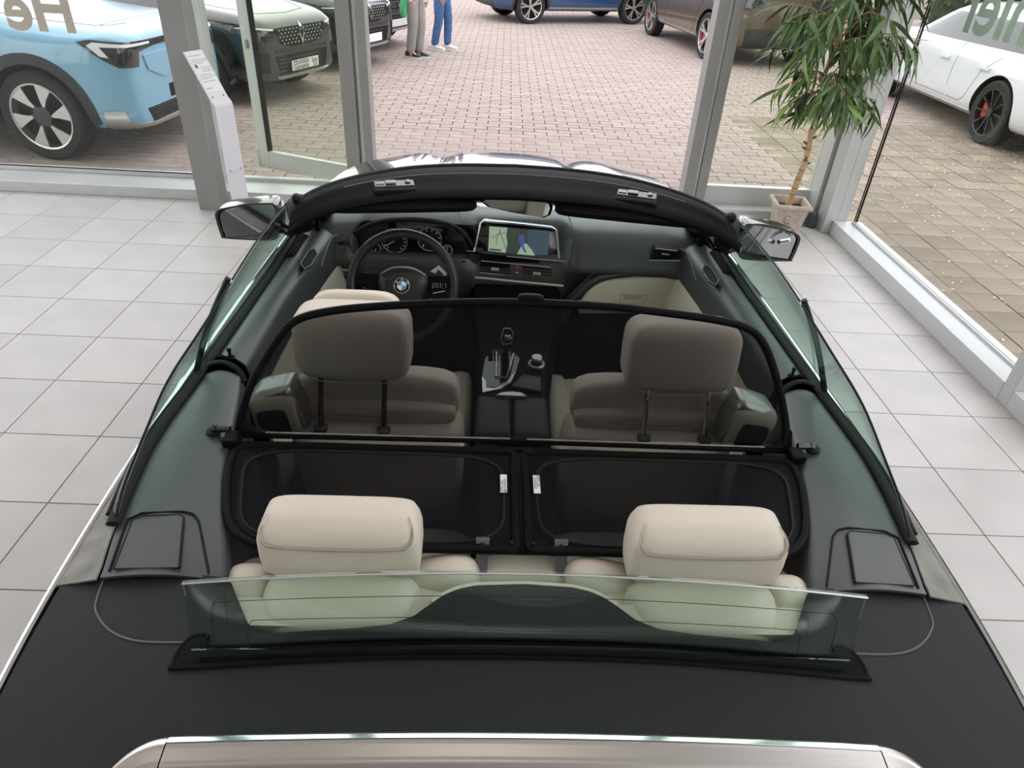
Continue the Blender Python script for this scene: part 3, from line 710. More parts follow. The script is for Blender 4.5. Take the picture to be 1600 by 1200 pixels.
# door mirrors
for sd in (-1, 1):
    outl = [(-1.098, 1.010), (-1.102, .985), (-1.095, .925), (-1.080, .913), (-.94, .908), (-.90, .918), (-.885, .95), (-.880, 1.0), (-.888, 1.035), (-.905, 1.048), (-.98, 1.043), (-1.07, 1.026)]
    A = [Vector((sd * (-a - .028), 2.44 + .06 * (a + 1.0), z + .055)) for a, z in outl]
    A = smooth_path(A, 3, True); c = sum(A, Vector()) / len(A)
    rings = []
    for (f, dv) in ((.97, -.008), (1.03, .0), (1.06, .035), (1.02, .075), (.88, .11), (.6, .135), (.2, .145)):
        rings.append([c + (p - c) * f + Vector((0, dv, 0)) for p in A])
    o = MB().loft(rings[1:], True, False).build('door_mirror', 'paint', car, ang=60)
    MB().loft([[c + (p - c) * f + Vector((0, dv, 0)) for p in A] for f, dv in ((1.03, .004), (1.03, -.010), (.94, -.010), (.94, .07))], cap=False).build('mirror_rim', 'piano', o)
    phi = .30 if sd < 0 else .20
    gl_ = MB().prism([Matrix.Rotation(-sd * phi, 3, 'Z') @ ((p - c) * .925) for p in A], (0, .001, 0)).build('mirror_glass', 'mirror_glass', o, smooth=False); gl_.location = c + Vector((0, .015, 0))
    MB().loft([[Vector((sd * u, v + .03 * math.cos(q), z + .022 * math.sin(q))) for q in [k * math.pi / 4 for k in range(8)]] for u, v, z in ((.88, 2.50, 1.0), (.84, 2.52, .965), (.80, 2.53, .94))]).build('mirror_arm', 'paint', o)
    # door handle
    MB().tube(smooth_path([(sd * .945, 1.62, .80), (sd * .975, 1.66, .805), (sd * .978, 1.76, .808), (sd * .945, 1.82, .81)], 4), .011, 8).build('door_handle', 'chrome', car)
# ================================================================== CONVERTIBLE INTERIOR
# tub
MB().box(-.70, .70, .95, 2.75, .24, .27).build('cabin_floor', 'carpet', car, smooth=False)
MB().box(-.72, .72, 2.62, 2.66, .26, .80).build('bulkhead', 'carpet', car, smooth=False)
for sd in (-1, 1):
    MB().box(min(sd * .70, sd * .74), max(sd * .70, sd * .74), .9, 2.7, .25, .42).build('sill_trim', 'carpet', car, smooth=False)
    MB().prism([(sd * .56, .88, .5), (sd * .62, 1.1, .5), (sd * .70, 1.45, .5), (sd * .74, 1.62, .5), (sd * .76, 1.62, .25), (sd * .56, .88, .25)], (sd * .03, 0, 0)).build('rear_side_trim', 'carpet', car, smooth=False)
# ---- dashboard
PR = [(2.95, .93), (2.82, .972), (2.70, .984), (2.62, .976), (2.575, .945), (2.545, .90), (2.525, .86), (2.53, .83), (2.57, .80), (2.64, .55)]
PC = [(2.95, .94), (2.82, .985), (2.72, 1.000), (2.665, .995), (2.635, .965), (2.60, .905), (2.575, .87), (2.555, .80), (2.56, .70), (2.62, .55)]
PBn = [(2.95, .95), (2.82, .998), (2.70, 1.010), (2.615, .992), (2.612, .980), (2.66, .955), (2.64, .88), (2.555, .862), (2.54, .78), (2.62, .55)]
def dprof(u):
    b = max(0, min(1, 1 - (abs(u + .375) - .20) / .055)); b = b * b * (3 - 2 * b)
    c = max(0, min(1, 1 - (abs(u - .03) - .17) / .07)); c = c * c * (3 - 2 * c) * (1 - b)
    e = max(0, abs(u) - .60) / .2
    return [(b * n[0] + c * m_[0] + (1 - b - c) * r[0] - .06 * e * e, b * n[1] + c * m_[1] + (1 - b - c) * r[1] - .03 * e * e) for n, m_, r in zip(PBn, PC, PR)]
rings = []
for i in range(101):
    u = -.79 + 1.58 * i / 100
    p = smooth_path([(0, a, b) for a, b in dprof(u)], 3)
    rings.append([(u, q.y, q.z) for q in p])
dash = MB().loft(rings, False, False).build('dashboard', 'dash_pad', car, thick=.01, ang=60, tdir=(0, -1, 1))
def plate(pts, v, d, name, mt, par, k=0., z0=0., bev=0., seg=2, **kw):
    return MB().prism([Cpl(x, y, v, k, z0) for x, y in pts], (0, d, 0)).build(name, mt, par, smooth=bool(bev), bev=bev, seg=seg, **kw)
def line(pts, v, r, name, mt, par, k=0., z0=0., n=0, closed=False):
    P = [Cpl(x, y, v, k, z0) for x, y in pts]
    if n: P = smooth_path(P, n, closed)
    return MB().tube(P, r, 6, closed=closed).build(name, mt, par)
# head-up display recess, stitched seams on the pad
def onpad(u, i):                              # a point of the pad profile, i along it
    p = dprof(u); k = min(int(i), 8); q = i - k; return Vector((u, p[k][0] + (p[k + 1][0] - p[k][0]) * q, p[k][1] + (p[k + 1][1] - p[k][1]) * q))
hud = MB().prism([(-.475, 2.72, 1.013), (-.265, 2.72, 1.013), (-.245, 2.84, 1.000), (-.49, 2.84, 1.000)], (0, 0, .004)).build('head_up_display', 'rubber', dash, smooth=False)
for u0, u1 in ((-.52, -.56), (-.245, -.19)):
    MB().tube([onpad(u0 + (u1 - u0) * (i / 10), 1 + .2 * i) + Vector((0, 0, .003)) for i in range(11)], .0014, 5).build('pad_seam', 'seam_dark', dash)
MB().tube([onpad(.235 + .012 * math.sin(i / 3), 1 + .5 * i) + Vector((0, -.003, .003)) for i in range(12)], .0014, 5).build('pad_seam', 'seam_dark', dash)
# defroster mouldings towards the pillars
for sd in (-1, 1):
    MB().tube([(sd * .50, 2.82, .985), (sd * .60, 2.72, .972), (sd * .70, 2.60, .955)], .010, 8, flat=.5).build('defroster_trim', 'plastic', dash)
    MB().tube([(sd * .515, 2.83, .985), (sd * .612, 2.73, .974), (sd * .71, 2.61, .957)], .003, 6).build('defroster_line', 'strip_grey', dash)
    MB().tube(smooth_path([(sd * .672, 2.585, .935), (sd * .690, 2.53, .945), (sd * .697, 2.47, .93), (sd * .70, 2.36, .90)], 5), .0028, 6).build('door_edge_trim', 'strip_grey', dash)
# instrument cluster
ic = plate([(548, 374), (562, 362), (582, 352), (602, 347), (640, 345), (680, 349), (706, 357), (722, 368), (731, 384), (727, 410), (640, 424), (548, 414)], 2.590, .03, 'instrument_cluster', 'piano', dash, bev=.004)
MB().tube(smooth_path([Cpl(x, y, 2.585) for x, y in ((537, 388), (548, 370), (565, 357), (585, 349), (610, 344), (645, 343), (680, 346), (708, 354), (726, 366), (738, 385))], 4), .011, 8, flat=.9).build('cluster_hood_edge', 'rubber', dash)
def gauge(px, py, r, ticks, a_needle):
    c = Cpl(px, py, 2.583); o = MB().prism(ngon(c, r, 32), (0, .006, 0)).build('gauge', 'rubber', ic, smooth=False)
    mb = MB().tube(ngon(c + Vector((0, -.001, 0)), r, 32), .0012, 5, closed=True)
    mb.build('gauge_ring', 'gauge', ic)
    mb = MB()
    for k in range(ticks):
        a = math.radians(-50 + 280 * k / (ticks - 1)); d = Vector((math.cos(a), 0, math.sin(a))); s_ = Vector((-d.z, 0, d.x)) * .0012
        p = c + d * r * .74 + Vector((0, -.0016, 0)); q = c + d * r * .90 + Vector((0, -.0016, 0)); mb.prism([p - s_, q - s_, q + s_, p + s_], (0, .001, 0))
    mb.build('gauge_marks', 'white', ic, smooth=False)
    d = Vector((math.cos(a_needle), 0, math.sin(a_needle)))
    MB().tube([c + Vector((0, -.003, 0)), c + Vector((0, -.003, 0)) + d * r * .8], .0012, 5).build('needle', 'white', ic)
gauge(616, 376, .050, 14, 3.75); gauge(671, 374, .048, 10, 3.9); gauge(699, 391, .021, 6, 1.6); gauge(588, 388, .019, 6, 4.2)
plate([(601, 399), (625, 401), (625, 403), (601, 401)], 2.582, .002, 'warning_text', 'red', ic)
plate([(633, 400), (640, 400.5), (640, 402.5), (633, 402)], 2.582, .002, 'display_digits', 'white', ic); plate([(645, 400), (652, 400.5), (652, 402.5), (645, 402)], 2.582, .002, 'display_digits', 'white', ic)
# steering wheel
sw = empty('steering_wheel', (0, 0, 0), 0, car)
ey = Vector((0, .42, .907)); ex = Vector((1, 0, 0)); en = Vector((0, -.907, .42)); wc = Vector((-.388, 2.245, .890))
def W(a, b, c=0): return wc + ex * a + ey * b + en * c
MB().tube([W(.184 * math.cos(t), .184 * math.sin(t)) for t in [2 * math.pi * k / 48 for k in range(48)]], .0165, 12, closed=True, up=en).build('rim', 'wheel_leather', sw)
hubp = [(-.09, .028), (-.07, .05), (-.03, .068), (.03, .068), (.072, .05), (.095, .025), (.085, -.02), (.055, -.075), (0, -.09), (-.055, -.075), (-.085, -.02)]
hubc = smooth_path([Vector((a, b, 0)) for a, b in hubp], 4, True)
MB().loft([[W(p.x * f, p.y * f, c) for p in hubc] for f, c in ((.95, -.05), (1.0, -.01), (.97, .012), (.85, .024), (.5, .030), (.1, .031))]).build('airbag_cover', 'wheel_leather', sw, ang=70)
for a in (0.12, math.pi - .12, -math.pi / 2):
    d = (math.cos(a), math.sin(a)); s_ = (-d[1], d[0])
    MB().loft([[W(d[0] * r + s_[0] * q * wd, d[1] * r + s_[1] * q * wd, c) for q, c in ((-1, -.008), (1, -.008), (1, .006), (-1, .006))] for r, wd in ((.06, .035), (.12, .026), (.178, .022))]).build('spoke', 'plastic', sw, smooth=False, bev=.003)
for sd, (x0, y0) in ((1, (.125, .045)), (-1, (-.125, .015))):
    MB().prism([W(x0 - .03, y0 + .01, -.02), W(x0, y0 + .032, -.02), W(x0 + .03 * sd, y0 + .005, -.02), W(x0 + sd * .022, y0 - .014, -.02)], en * .006).build('shift_paddle', 'silver', sw, smooth=False, bev=.002)
    MB().prism([W(x0 - .015, y0 - .002, -.012), W(x0, y0 + .018, -.012), W(x0 + .018 * sd, y0 + .0, -.012), W(x0 + sd * .01, y0 - .012, -.012)], en * .003).build('paddle_face', 'piano', sw, smooth=False)
for k in range(3):
    MB().prism([W(.105 + .018 * k, -.005), W(.119 + .018 * k, -.003), W(.119 + .018 * k, .018), W(.105 + .018 * k, .016)], en * .012).build('wheel_button', 'piano', sw, smooth=False, bev=.002)
MB().tube([W(.108, -.022, .008), W(.150, -.012, .006)], .0018, 5).build('silver_line', 'silver', sw)
MB().tube([W(.086, -.07, .008), W(.10, -.04, .008)], .0022, 5).build('silver_line', 'silver', sw)
# roundel on the airbag cover
ec = (0, .002)
em = MB().loft([[W(ec[0] + r * math.cos(t), ec[1] + r * math.sin(t), c) for t in [2 * math.pi * k / 40 for k in range(40)]] for r, c in ((.0275, .028), (.0275, .0335), (.0255, .0345))]).build('emblem', 'piano', sw)
for k in range(4):
    t0 = k * math.pi / 2
    MB().prism([W(ec[0], ec[1], .0348)] + [W(ec[0] + .0155 * math.cos(t0 + math.pi / 2 * j / 8), ec[1] + .0155 * math.sin(t0 + math.pi / 2 * j / 8), .0348) for j in range(9)], en * .0006).build('emblem_quarter', 'bmw_blue' if k in (1, 3) else 'white', em, smooth=False)
MB().tube([W(ec[0] + .0272 * math.cos(t), ec[1] + .0272 * math.sin(t), .0345) for t in [2 * math.pi * k / 40 for k in range(40)]], .0011, 5, closed=True).build('emblem_rim', 'silver', em)
MB().tube([W(ec[0] + .0162 * math.cos(t), ec[1] + .0162 * math.sin(t), .0350) for t in [2 * math.pi * k / 40 for k in range(40)]], .0007, 5, closed=True).build('emblem_rim', 'silver', em)
for ch, a in (('B', 145), ('M', 90), ('W', 35)):
    a = math.radians(a); r = .0180; tx = ex * math.sin(a) - ey * math.cos(a); ty = ex * math.cos(a) + ey * math.sin(a)
    p = W(ec[0] + r * math.cos(a), ec[1] + r * math.sin(a), .0349) - tx * .0032
    link('emblem_letter', textmesh(ch, .0095, frame(p, tx, ty, en), .0003), 'white', em)
MB().tube([wc + en * -.05, wc + en * -.28], .05, 14).build('steering_column', 'plastic', sw)
# left switch panel and vent
lp = plate([(497, 424), (506, 398), (520, 380), (545, 376), (556, 412), (548, 470), (490, 470)], 2.545, .03, 'switch_panel', 'piano', dash)
plate([(515, 403), (553, 404), (551, 417), (508, 416)], 2.54, .01, 'side_vent', 'rubber', dash)
for yy in (398, 416): line([(521, yy), (556, yy + .5)], 2.537, .0016, 'vent_line', 'silver', dash)
plate([(529, 405), (542, 405), (541, 409), (528, 409)], 2.535, .006, 'vent_tab', 'cream_trim', dash)
line([(498, 421), (550, 421.5)], 2.535, .006, 'silver_strip', 'trim_satin', dash)
plate([(533, 433), (537, 433), (543, 442), (539, 443)], 2.535, .006, 'light_switch', 'silver', dash)
line([(566, 421), (594, 421.5)], 2.545, .005, 'silver_strip', 'silver', dash)
# start button
c = Cpl(725, 409, 2.565); MB().lathe([(.016, 0), (.016, -.012), (.012, -.015)], c, 'Y', 24).build('start_button', 'piano', dash)
MB().tube(ngon(c + Vector((0, -.013, 0)), .0155, 24), .0016, 5, closed=True).build('button_ring', 'silver', dash)
# centre screen
SV, SK, SZ = 2.590, .30, .90
sc = plate([(741, 393), (751.5, 347.5), (757, 345.5), (862, 355), (870, 358.5), (874, 405)], SV, .03, 'centre_screen', 'piano', dash, SK, SZ, bev=.002)
line([(741, 393), (746, 369), (751, 348.5), (756, 346), (800, 349), (862, 356), (869, 359.5), (871.5, 380), (873.5, 404)], SV - .003, .0042, 'screen_frame', 'silver', sc, SK, SZ)
plate([(764.5, 354), (793, 356), (791, 368), (793, 380), (790, 395), (763, 392)], SV - .002, .002, 'map_area', 'screen_green', sc, SK, SZ)
plate([(793, 356), (825, 359), (824, 397.5), (790, 395), (793, 380), (791, 368)], SV - .002, .002, 'map_area', 'screen_dark', sc, SK, SZ)
plate([(808, 397), (815, 384), (822, 380), (832, 392), (836, 399.5)], SV - .0035, .0015, 'map_area', 'screen_green', sc, SK, SZ)
plate([(825, 359), (859, 363), (855.5, 400.5), (836, 399), (824.5, 385)], SV - .002, .002, 'side_view_area', 'screen_navy', sc, SK, SZ)
plate([(811, 367), (819, 368), (820, 378), (818, 383), (823, 395), (820, 395), (814, 384), (811, 378)], SV - .005, .0015, 'map_figure', 'screen_blue', sc, SK, SZ)
for pts in (((782, 360), (777, 370), (775, 383)), ((768, 372), (778, 367), (790, 363)), ((780, 358), (785, 372), (791, 390))): line(pts, SV - .0035, .0011, 'map_road', 'screen_dark', sc, SK, SZ)
plate([(765, 388.5), (783, 390), (783, 392.5), (765, 391)], SV - .0035, .0015, 'map_legend', 'screen_dark', sc, SK, SZ)
# centre stack
st = plate([(734, 396), (890, 409), (886, 450), (876, 480), (735, 480), (730, 440)], 2.568, .03, 'centre_stack', 'piano', dash)
line([(792, 400.5), (840, 405), (889, 408.5)], 2.563, .0022, 'trim_line', 'satin', st)
line([(728, 391.5), (741, 393)], 2.563, .0016, 'trim_line', 'silver', st)
for (a, b) in ((750, 797), (816, 862)):
    dy = (a - 750) * .105
    v_ = plate([(a, 409 + dy), (b, 413 + dy), (b - 1, 430 + dy), (a - 1, 426 + dy)], 2.562, .01, 'centre_vent', 'rubber', st)
    for q in range(4): line([(a, 411 + dy + q * 4.2), (b, 415 + dy + q * 4.2)], 2.557, .0022, 'vent_slat', 'plastic', v_)
    mx_ = (a + b) / 2; plate([(mx_ - 6, 418 + dy), (mx_ + 6, 419 + dy), (mx_ + 6, 423 + dy), (mx_ - 6, 422 + dy)], 2.553, .006, 'vent_tab', 'cream_trim', v_)
line([(752, 407.5), (860, 417.5)], 2.557, .0018, 'vent_line', 'silver', st); line([(750, 426), (860, 436)], 2.557, .0018, 'vent_line', 'silver', st)
plate([(806, 416.5), (811, 417), (811, 421), (806, 420.5)], 2.557, .006, 'hazard_button', 'red', st); plate([(806, 424.5), (810, 425), (810, 427.5), (806, 427)], 2.557, .006, 'lock_button', 'gauge', st)
line([(711, 430.5), (760, 435), (820, 441), (880, 446.5)], 2.555, .0062, 'silver_strip', 'trim_satin', st)
plate([(875, 430), (884, 431), (884, 433), (875, 432)], 2.557, .004, 'airbag_sign', 'satin', st)
ra = plate([(744, 447), (864, 459), (862, 468), (742, 458)], 2.557, .008, 'radio_panel', 'plastic', st)
c = Cpl(760.5, 452.5, 2.555); MB().lathe([(.010, 0), (.010, -.012), (.007, -.014)], c, 'Y', 20).build('volume_knob', 'silver', ra)
line([(744, 455.5), (800, 461), (861, 466.5)], 2.552, .0012, 'radio_line', 'gauge', ra)
for q in range(9): plate([(780 + q * 8, 452 + q * .75), (785 + q * 8, 452.5 + q * .75), (785 + q * 8, 456 + q * .75), (780 + q * 8, 455.5 + q * .75)], 2.552, .004, 'radio_button', 'piano', ra)
# right vent and glovebox
v_ = plate([(1014, 408), (1024, 386), (1064, 391), (1066, 409)], 2.545, .03, 'side_vent', 'rubber', dash)
line([(1024, 388), (1058, 392)], 2.54, .0016, 'vent_line', 'silver', v_); line([(1014, 406.5), (1062, 407.5)], 2.535, .0018, 'vent_line', 'silver', v_)
for q in range(3): line([(1022 - 2 * q, 393 + q * 4), (1061, 396 + q * 4)], 2.538, .002, 'vent_slat', 'plastic', v_)
plate([(1034, 396), (1046, 397), (1046, 399), (1034, 398)], 2.533, .006, 'vent_tab', 'silver', v_)
line([(876, 480), (884, 468), (905, 446), (930, 426), (955, 419), (1000, 416.5), (1080, 418)], 2.515, .0011, 'stitching', 'seam_dark', dash, n=5)
MB().tube(smooth_path([Cpl(x, y, 2.545) for x, y in ((880, 500), (893, 470), (915, 447), (935, 434), (960, 428), (1010, 424), (1090, 424))], 5), [.02] * 31, 8).build('leather_roll', 'dash_pad', dash)
gb = plate([(902, 492), (907, 472), (918, 456), (935, 443), (958, 436.5), (1000, 433), (1072, 430.5), (1076, 445), (1077, 462), (1070, 492)], 2.530, .06, 'glovebox', 'cream_trim', dash, bev=.014, seg=3)
plate([(1074, 430.5), (1091, 431), (1098, 445), (1097, 466), (1086, 490), (1072, 492), (1079, 462), (1078, 445)], 2.530, .06, 'dash_end_panel', 'cream_trim', dash, bev=.005)
hb = plate([(970, 459.5), (1011, 461), (1008, 467), (1001, 475), (969, 474)], 2.527, .006, 'glovebox_handle', 'cream', gb)
plate([(974, 461.5), (1006, 462.5), (1001, 468.5), (974, 468)], 2.525, .004, 'handle_recess', 'seam', hb)
line([(970, 459.5), (1011, 461), (1008, 467), (1001, 475), (969, 474)], 2.526, .0018, 'handle_rim', 'seam', hb, closed=True)
# ---- centre console
def conz(v): return lerp1([(1.0, .60), (1.3, .66), (1.60, .700), (1.86, .705), (1.9, .69), (2.2, .67), (2.4, .70), (2.6, .78)], v)
rings = []
for i in range(34):
    v = 1.02 + i * .048; z = conz(v) - (.012 if v < 1.88 else 0); hw = lerp1([(1.0, .105), (1.6, .118), (1.9, .122), (2.2, .15), (2.5, .185)], v); cx = lerp1([(1.6, .003), (2.1, .02), (2.5, .03)], v)
    rings.append([(cx - hw, v, .27), (cx - hw, v, z - .03), (cx - hw + .02, v, z), (cx + hw - .02, v, z), (cx + hw, v, z - .03), (cx + hw, v, .27)])
con = MB().loft(rings, True, True).build('centre_console', 'plastic', car, ang=30)
for sd in (-1, 1):
    MB().sellip((.004 + sd * .0585, 1.735, .690), (.056, .108, .024), .35, .2, 10, 28).build('armrest_lid', 'wheel_leather', con)
MB().prism([C(x, y, .722) for x, y in ((775, 617), (783, 612.5), (800, 611), (815, 613), (824, 619))], (0, 0, -.012)).build('armrest_catch', 'silver', con, smooth=False, bev=.002)
def top(pts, z, d, name, mt, par, bev=.0, **kw): return MB().prism([C(x, y, z) for x, y in pts], (0, 0, -d)).build(name, mt, par, smooth=bool(bev), bev=bev, **kw)
top([(755, 612), (753, 590), (758, 560), (772, 545), (800, 545), (812, 560), (805, 585), (790, 600)], .692, .012, 'shift_panel', 'piano', con)
tr = top([(754, 613), (753, 588), (761, 596), (773, 602), (790, 597), (806, 580), (798, 597), (782, 607)], .698, .008, 'silver_trim', 'silver', con)
top([(759, 594), (776, 592), (788, 590), (787, 597), (774, 605), (760, 604)], .700, .006, 'drive_switch', 'piano', con)
gp = [C(x, y, .704) for x, y in ((776, 550), (775, 588), (791, 590), (797, 575), (802, 553))]
MB().tube(gp, .0035, 6).build('shift_gate_frame', 'silver', con)
lv = empty('gear_lever', (0, 0, 0), 0, con)
lb = C(789, 556, .70); lt = Cpl(793, 527, lb.y - .035)
MB().loft([[lb.lerp(lt, t) + Vector((math.cos(q) * a, math.sin(q) * b, 0)) for q in [k * math.pi / 6 for k in range(12)]] for t, a, b in ((0, .017, .02), (.4, .014, .017), (.6, .018, .022), (.85, .021, .026), (1.05, .018, .024), (1.12, .010, .014))]).build('lever_grip', 'piano', lv)
MB().tube([Cpl(x, y, lt.y - .027) for x, y in ((787, 513), (797, 513), (802, 520), (799, 537), (785, 538), (783, 528))], .0018, 6, closed=True).build('lever_frame', 'silver', lv)
kc = C(838, 570, .70)
kn = MB().lathe([(.030, -.01), (.030, .004), (.024, .010), (.020, .010), (.020, .030), (.016, .034)], kc, n=28).build('control_knob', 'piano', con)
MB().lathe([(.0305, .0), (.0305, .006), (.027, .009)], kc, n=28).build('knob_ring', 'silver', kn)
MB().lathe([(.0203, .022), (.0203, .031), (.017, .0345)], kc, n=28).build('knob_top', 'satin', kn)
pdm = top([(798, 603), (817, 583), (846, 588), (846, 612)], .705, .012, 'console_pad', 'leather', con, bev=.003)
MB().tube([C(x, y, .706) for x, y in ((798, 603), (817, 583), (846, 588), (846, 612))], .0018, 5, closed=True).build('pad_joint', 'rubber', pdm)
for q in range(2): top([(763 + q * 9, 551), (770 + q * 9, 551), (770 + q * 9, 560), (763 + q * 9, 560)], .698, .006, 'console_button', 'plastic', con)
# ---- front seats
def sring(cx, z, hw, v0, v1, e=.38, n=36):
    vc, hv = (v0 + v1) / 2, (v1 - v0) / 2; R = []
    for k in range(n):
        a = 2 * math.pi * k / n; f = lambda x: math.copysign(abs(x) ** e, x)
        R.append(Vector((cx + hw * f(math.cos(a)), vc + hv * f(math.sin(a)), z)))
    return R
def front_seat(sd):
    s_ = empty('front_seat', (0, 0, 0), 0, car)
    cx = sd * .375
    MB().loft([sring(cx, z, hw, a, b) for z, hw, a, b in ((.36, .20, 1.56, 1.70), (.45, .225, 1.52, 1.74), (.60, .235, 1.47, 1.72), (.74, .235, 1.445, 1.67), (.80, .232, 1.442, 1.645), (.828, .225, 1.452, 1.625), (.840, .214, 1.468, 1.612), (.845, .205, 1.49, 1.60))]).build('backrest', 'cream', s_, ang=75)
    # upper roll of the backrest
    MB().sellip((cx, 1.575, .895), (.222, .045, .075), .5, .35, 12, 36).build('shoulder_roll', 'cream', s_)
    MB().sellip((cx, 1.535, .865), (.215, .035, .035), .6, .35, 12, 36).build('shoulder_roll', 'cream', s_)
    MB().tube([(cx + a, 1.500 + .04 * abs(a / .22) ** 4, .868) for a in [-.215 + .0215 * i for i in range(21)]], .0035, 6).build('piping', 'seam', s_)
    MB().tube([(cx + a, 1.533 + .03 * abs(a / .21) ** 4, .932 - .03 * abs(a / .21) ** 6) for a in [-.205 + .0205 * i for i in range(21)]], .0025, 6).build('piping', 'seam', s_)
    MB().sellip((cx, 1.93, .50), (.24, .26, .085), .4, .35, 12, 32).build('seat_cushion', 'cream', s_)
    for q in (-1, 1): MB().sellip((cx + q * .20, 1.95, .535), (.05, .24, .075), .6, .5, 10, 20).build('cushion_bolster', 'cream', s_)
    MB().box(cx - .2, cx + .2, 1.62, 2.15, .27, .45).build('seat_base', 'plastic', s_, smooth=False, bev=.02)
    dz = -.016 if sd < 0 else -.022
    hr = MB().sellip((sd * .427, 1.552, 1.090 + dz), (.149, .060, .098), .42, .30, 16, 44, Matrix.Rotation(-.10, 3, 'X')).build('headrest', 'cream', s_, ang=80)
    MB().sellip((sd * .430, 1.625 - (.02 if sd > 0 else 0), 1.115 + (-.020 if sd < 0 else -.045)), (.118, .030, .078), .5, .35, 12, 36, Matrix.Rotation(-.1, 3, 'X')).build('headrest_front_pad', 'cream', hr)
    P = []
    for k in range(40):
        a = 2 * math.pi * k / 40; f = lambda x, e: math.copysign(abs(x) ** e, x); P.append(Vector((sd * .427 + .128 * f(math.cos(a), .35), 1.493, 1.083 + dz + .082 * f(math.sin(a), .4))))
    MB().tube([p + Vector((0, .010 * ((p.x - sd * .427) / .128) ** 2 - .0 + .012 * ((p.z - 1.083 - dz) / .082), 0)) for p in P], .0016, 5, closed=True).build('headrest_stitching', 'seam', hr)
    MB().sellip((sd * .285, 1.555, 1.06), (.006, .016, .020), .5, .5, 8, 12).build('headrest_button', 'seam_dark', hr)
    for u in (.348, .515):
        MB().tube([(sd * u, 1.535, 1.02), (sd * (u + .001), 1.515, .975), (sd * (u + .003), 1.490, .90), (sd * (u + .005), 1.475, .825)], .0075, 10).build('headrest_post', 'chrome' if sd > 0 else 'piano', s_)
        MB().lathe([(.019, -.012), (.019, .004), (.013, .008)], (sd * (u + .005), 1.474, .842), n=20).build('post_collar', 'seam_dark', s_)
    # belt guide beside the backrest
    g = MB().sellip((sd * .622, 1.475, .905), (.062, .050, .070), .5, .35, 12, 32, Matrix.Rotation(sd * .15, 3, 'Y')).build('belt_guide', 'cream_trim', s_)
    MB().sellip((sd * .624, 1.485, .955), (.056, .050, .026), .5, .4, 10, 28, Matrix.Rotation(sd * .30, 3, 'Y')).build('guide_cap', 'silver', g)
    MB().sellip((sd * .624, 1.432, .892), (.040, .012, .040), .4, .4, 8, 20, Matrix.Rotation(sd * .15, 3, 'Y')).build('guide_slot', 'plastic', g)
    MB().sellip((sd * .566, 1.48, .91), (.010, .045, .058), .6, .5, 8, 16, Matrix.Rotation(sd * .25, 3, 'Y')).build('guide_side', 'satin', g)
    return s_
o = front_seat(-1); o['label'] = 'cream driver seat with black headrest posts'
o = front_seat(1); o['label'] = 'cream passenger seat with chrome headrest posts'
# ---- rear seats
for sd in (-1, 1):
    s_ = empty('rear_seat', (0, 0, 0), 0, car); cx = sd * .345
    MB().loft([sring(cx, z, hw, a, b) for z, hw, a, b in ((.36, .22, 1.02, 1.14), (.55, .24, .98, 1.10), (.75, .24, .93, 1.05), (.86, .235, .89, 1.01), (.885, .22, .90, .99))]).build('backrest', 'cream', s_, ang=75)
    MB().sellip((cx, 1.22, .47), (.25, .22, .07), .4, .35, 10, 28).build('seat_cushion', 'cream', s_)
    MB().sellip((cx - sd * .002, .850, .880), (.150, .072, .085), .55, .5, 14, 36, Matrix.Rotation(.25, 3, 'X')).build('backrest_pad', 'cream', s_)
    MB().sellip((sd * .528, .885, .885), (.052, .060, .055), .7, .6, 10, 24).build('shoulder_bolster', 'cream', s_)
    MB().sellip((sd * .520, .855, .83), (.050, .058, .075), .7, .6, 10, 24).build('shoulder_bolster', 'cream', s_)
    MB().sellip((sd * .185, .925, .885), (.105, .050, .048), .75, .6, 10, 28, Matrix.Rotation(sd * .28, 3, 'Y')).build('inner_bolster', 'cream', s_)
    MB().sellip((sd * .19, .875, .86), (.07, .05, .06), .75, .6, 10, 24).build('inner_bolster', 'cream', s_)
    hr = MB().loft([sring(cx, z, hw, a, b, .34) for z, hw, a, b in ((.950, .135, .885, .955), (.962, .147, .872, .968), (1.0, .150, .868, .975), (1.04, .149, .868, .978), (1.056, .145, .872, .978), (1.072, .137, .884, .975), (1.082, .124, .902, .965), (1.085, .10, .915, .955))]).build('headrest', 'cream', s_, ang=80)
    P = [(-.128, .914, 1.080), (-.136, .895, 1.073), (-.138, .880, 1.061), (-.129, .872, 1.050), (-.11, .8685, 1.044), (0, .867, 1.041), (.11, .8685, 1.044), (.129, .872, 1.050), (.138, .880, 1.061), (.136, .895, 1.073), (.128, .914, 1.080)]
    for dd in (0, .007):
        MB().tube(smooth_path([(cx + a * (1 - dd), b - .001 - dd * .05, c - dd * .9 + .002) for a, b, c in P], 4), .0013, 5).build('headrest_stitching', 'seam', hr)
MB().sellip((0, .955, .80), (.115, .045, .11), .4, .4, 12, 28).build('rear_centre_backrest', 'cream', car)
MB().box(-.10, .10, 1.0, 1.45, .44, .52).build('rear_centre_tray', 'plastic', car, smooth=False, bev=.02)
MB().box(-.60, .60, .78, .84, .55, .94).build('rear_bulkhead', 'cream_trim', car, smooth=False)
MB().box(-.62, .62, .60, .80, .50, .90).build('storage_box', 'carpet', car, smooth=False)
for u in (-.080, .080):
    b = MB().prism([(u - .014, .986, .958), (u + .014, .986, .958), (u + .012, .96, .93), (u + .009, .915, .885), (u - .009, .915, .885), (u - .012, .96, .93)], (0, -.006, -.004)).build('belt_tongue', 'seam_dark', car, smooth=False, bev=.002)
    MB().lathe([(.005, 0), (.005, .004), (.003, .005)], (u, .972, .948), n=12).build('rivet', 'rubber', b)
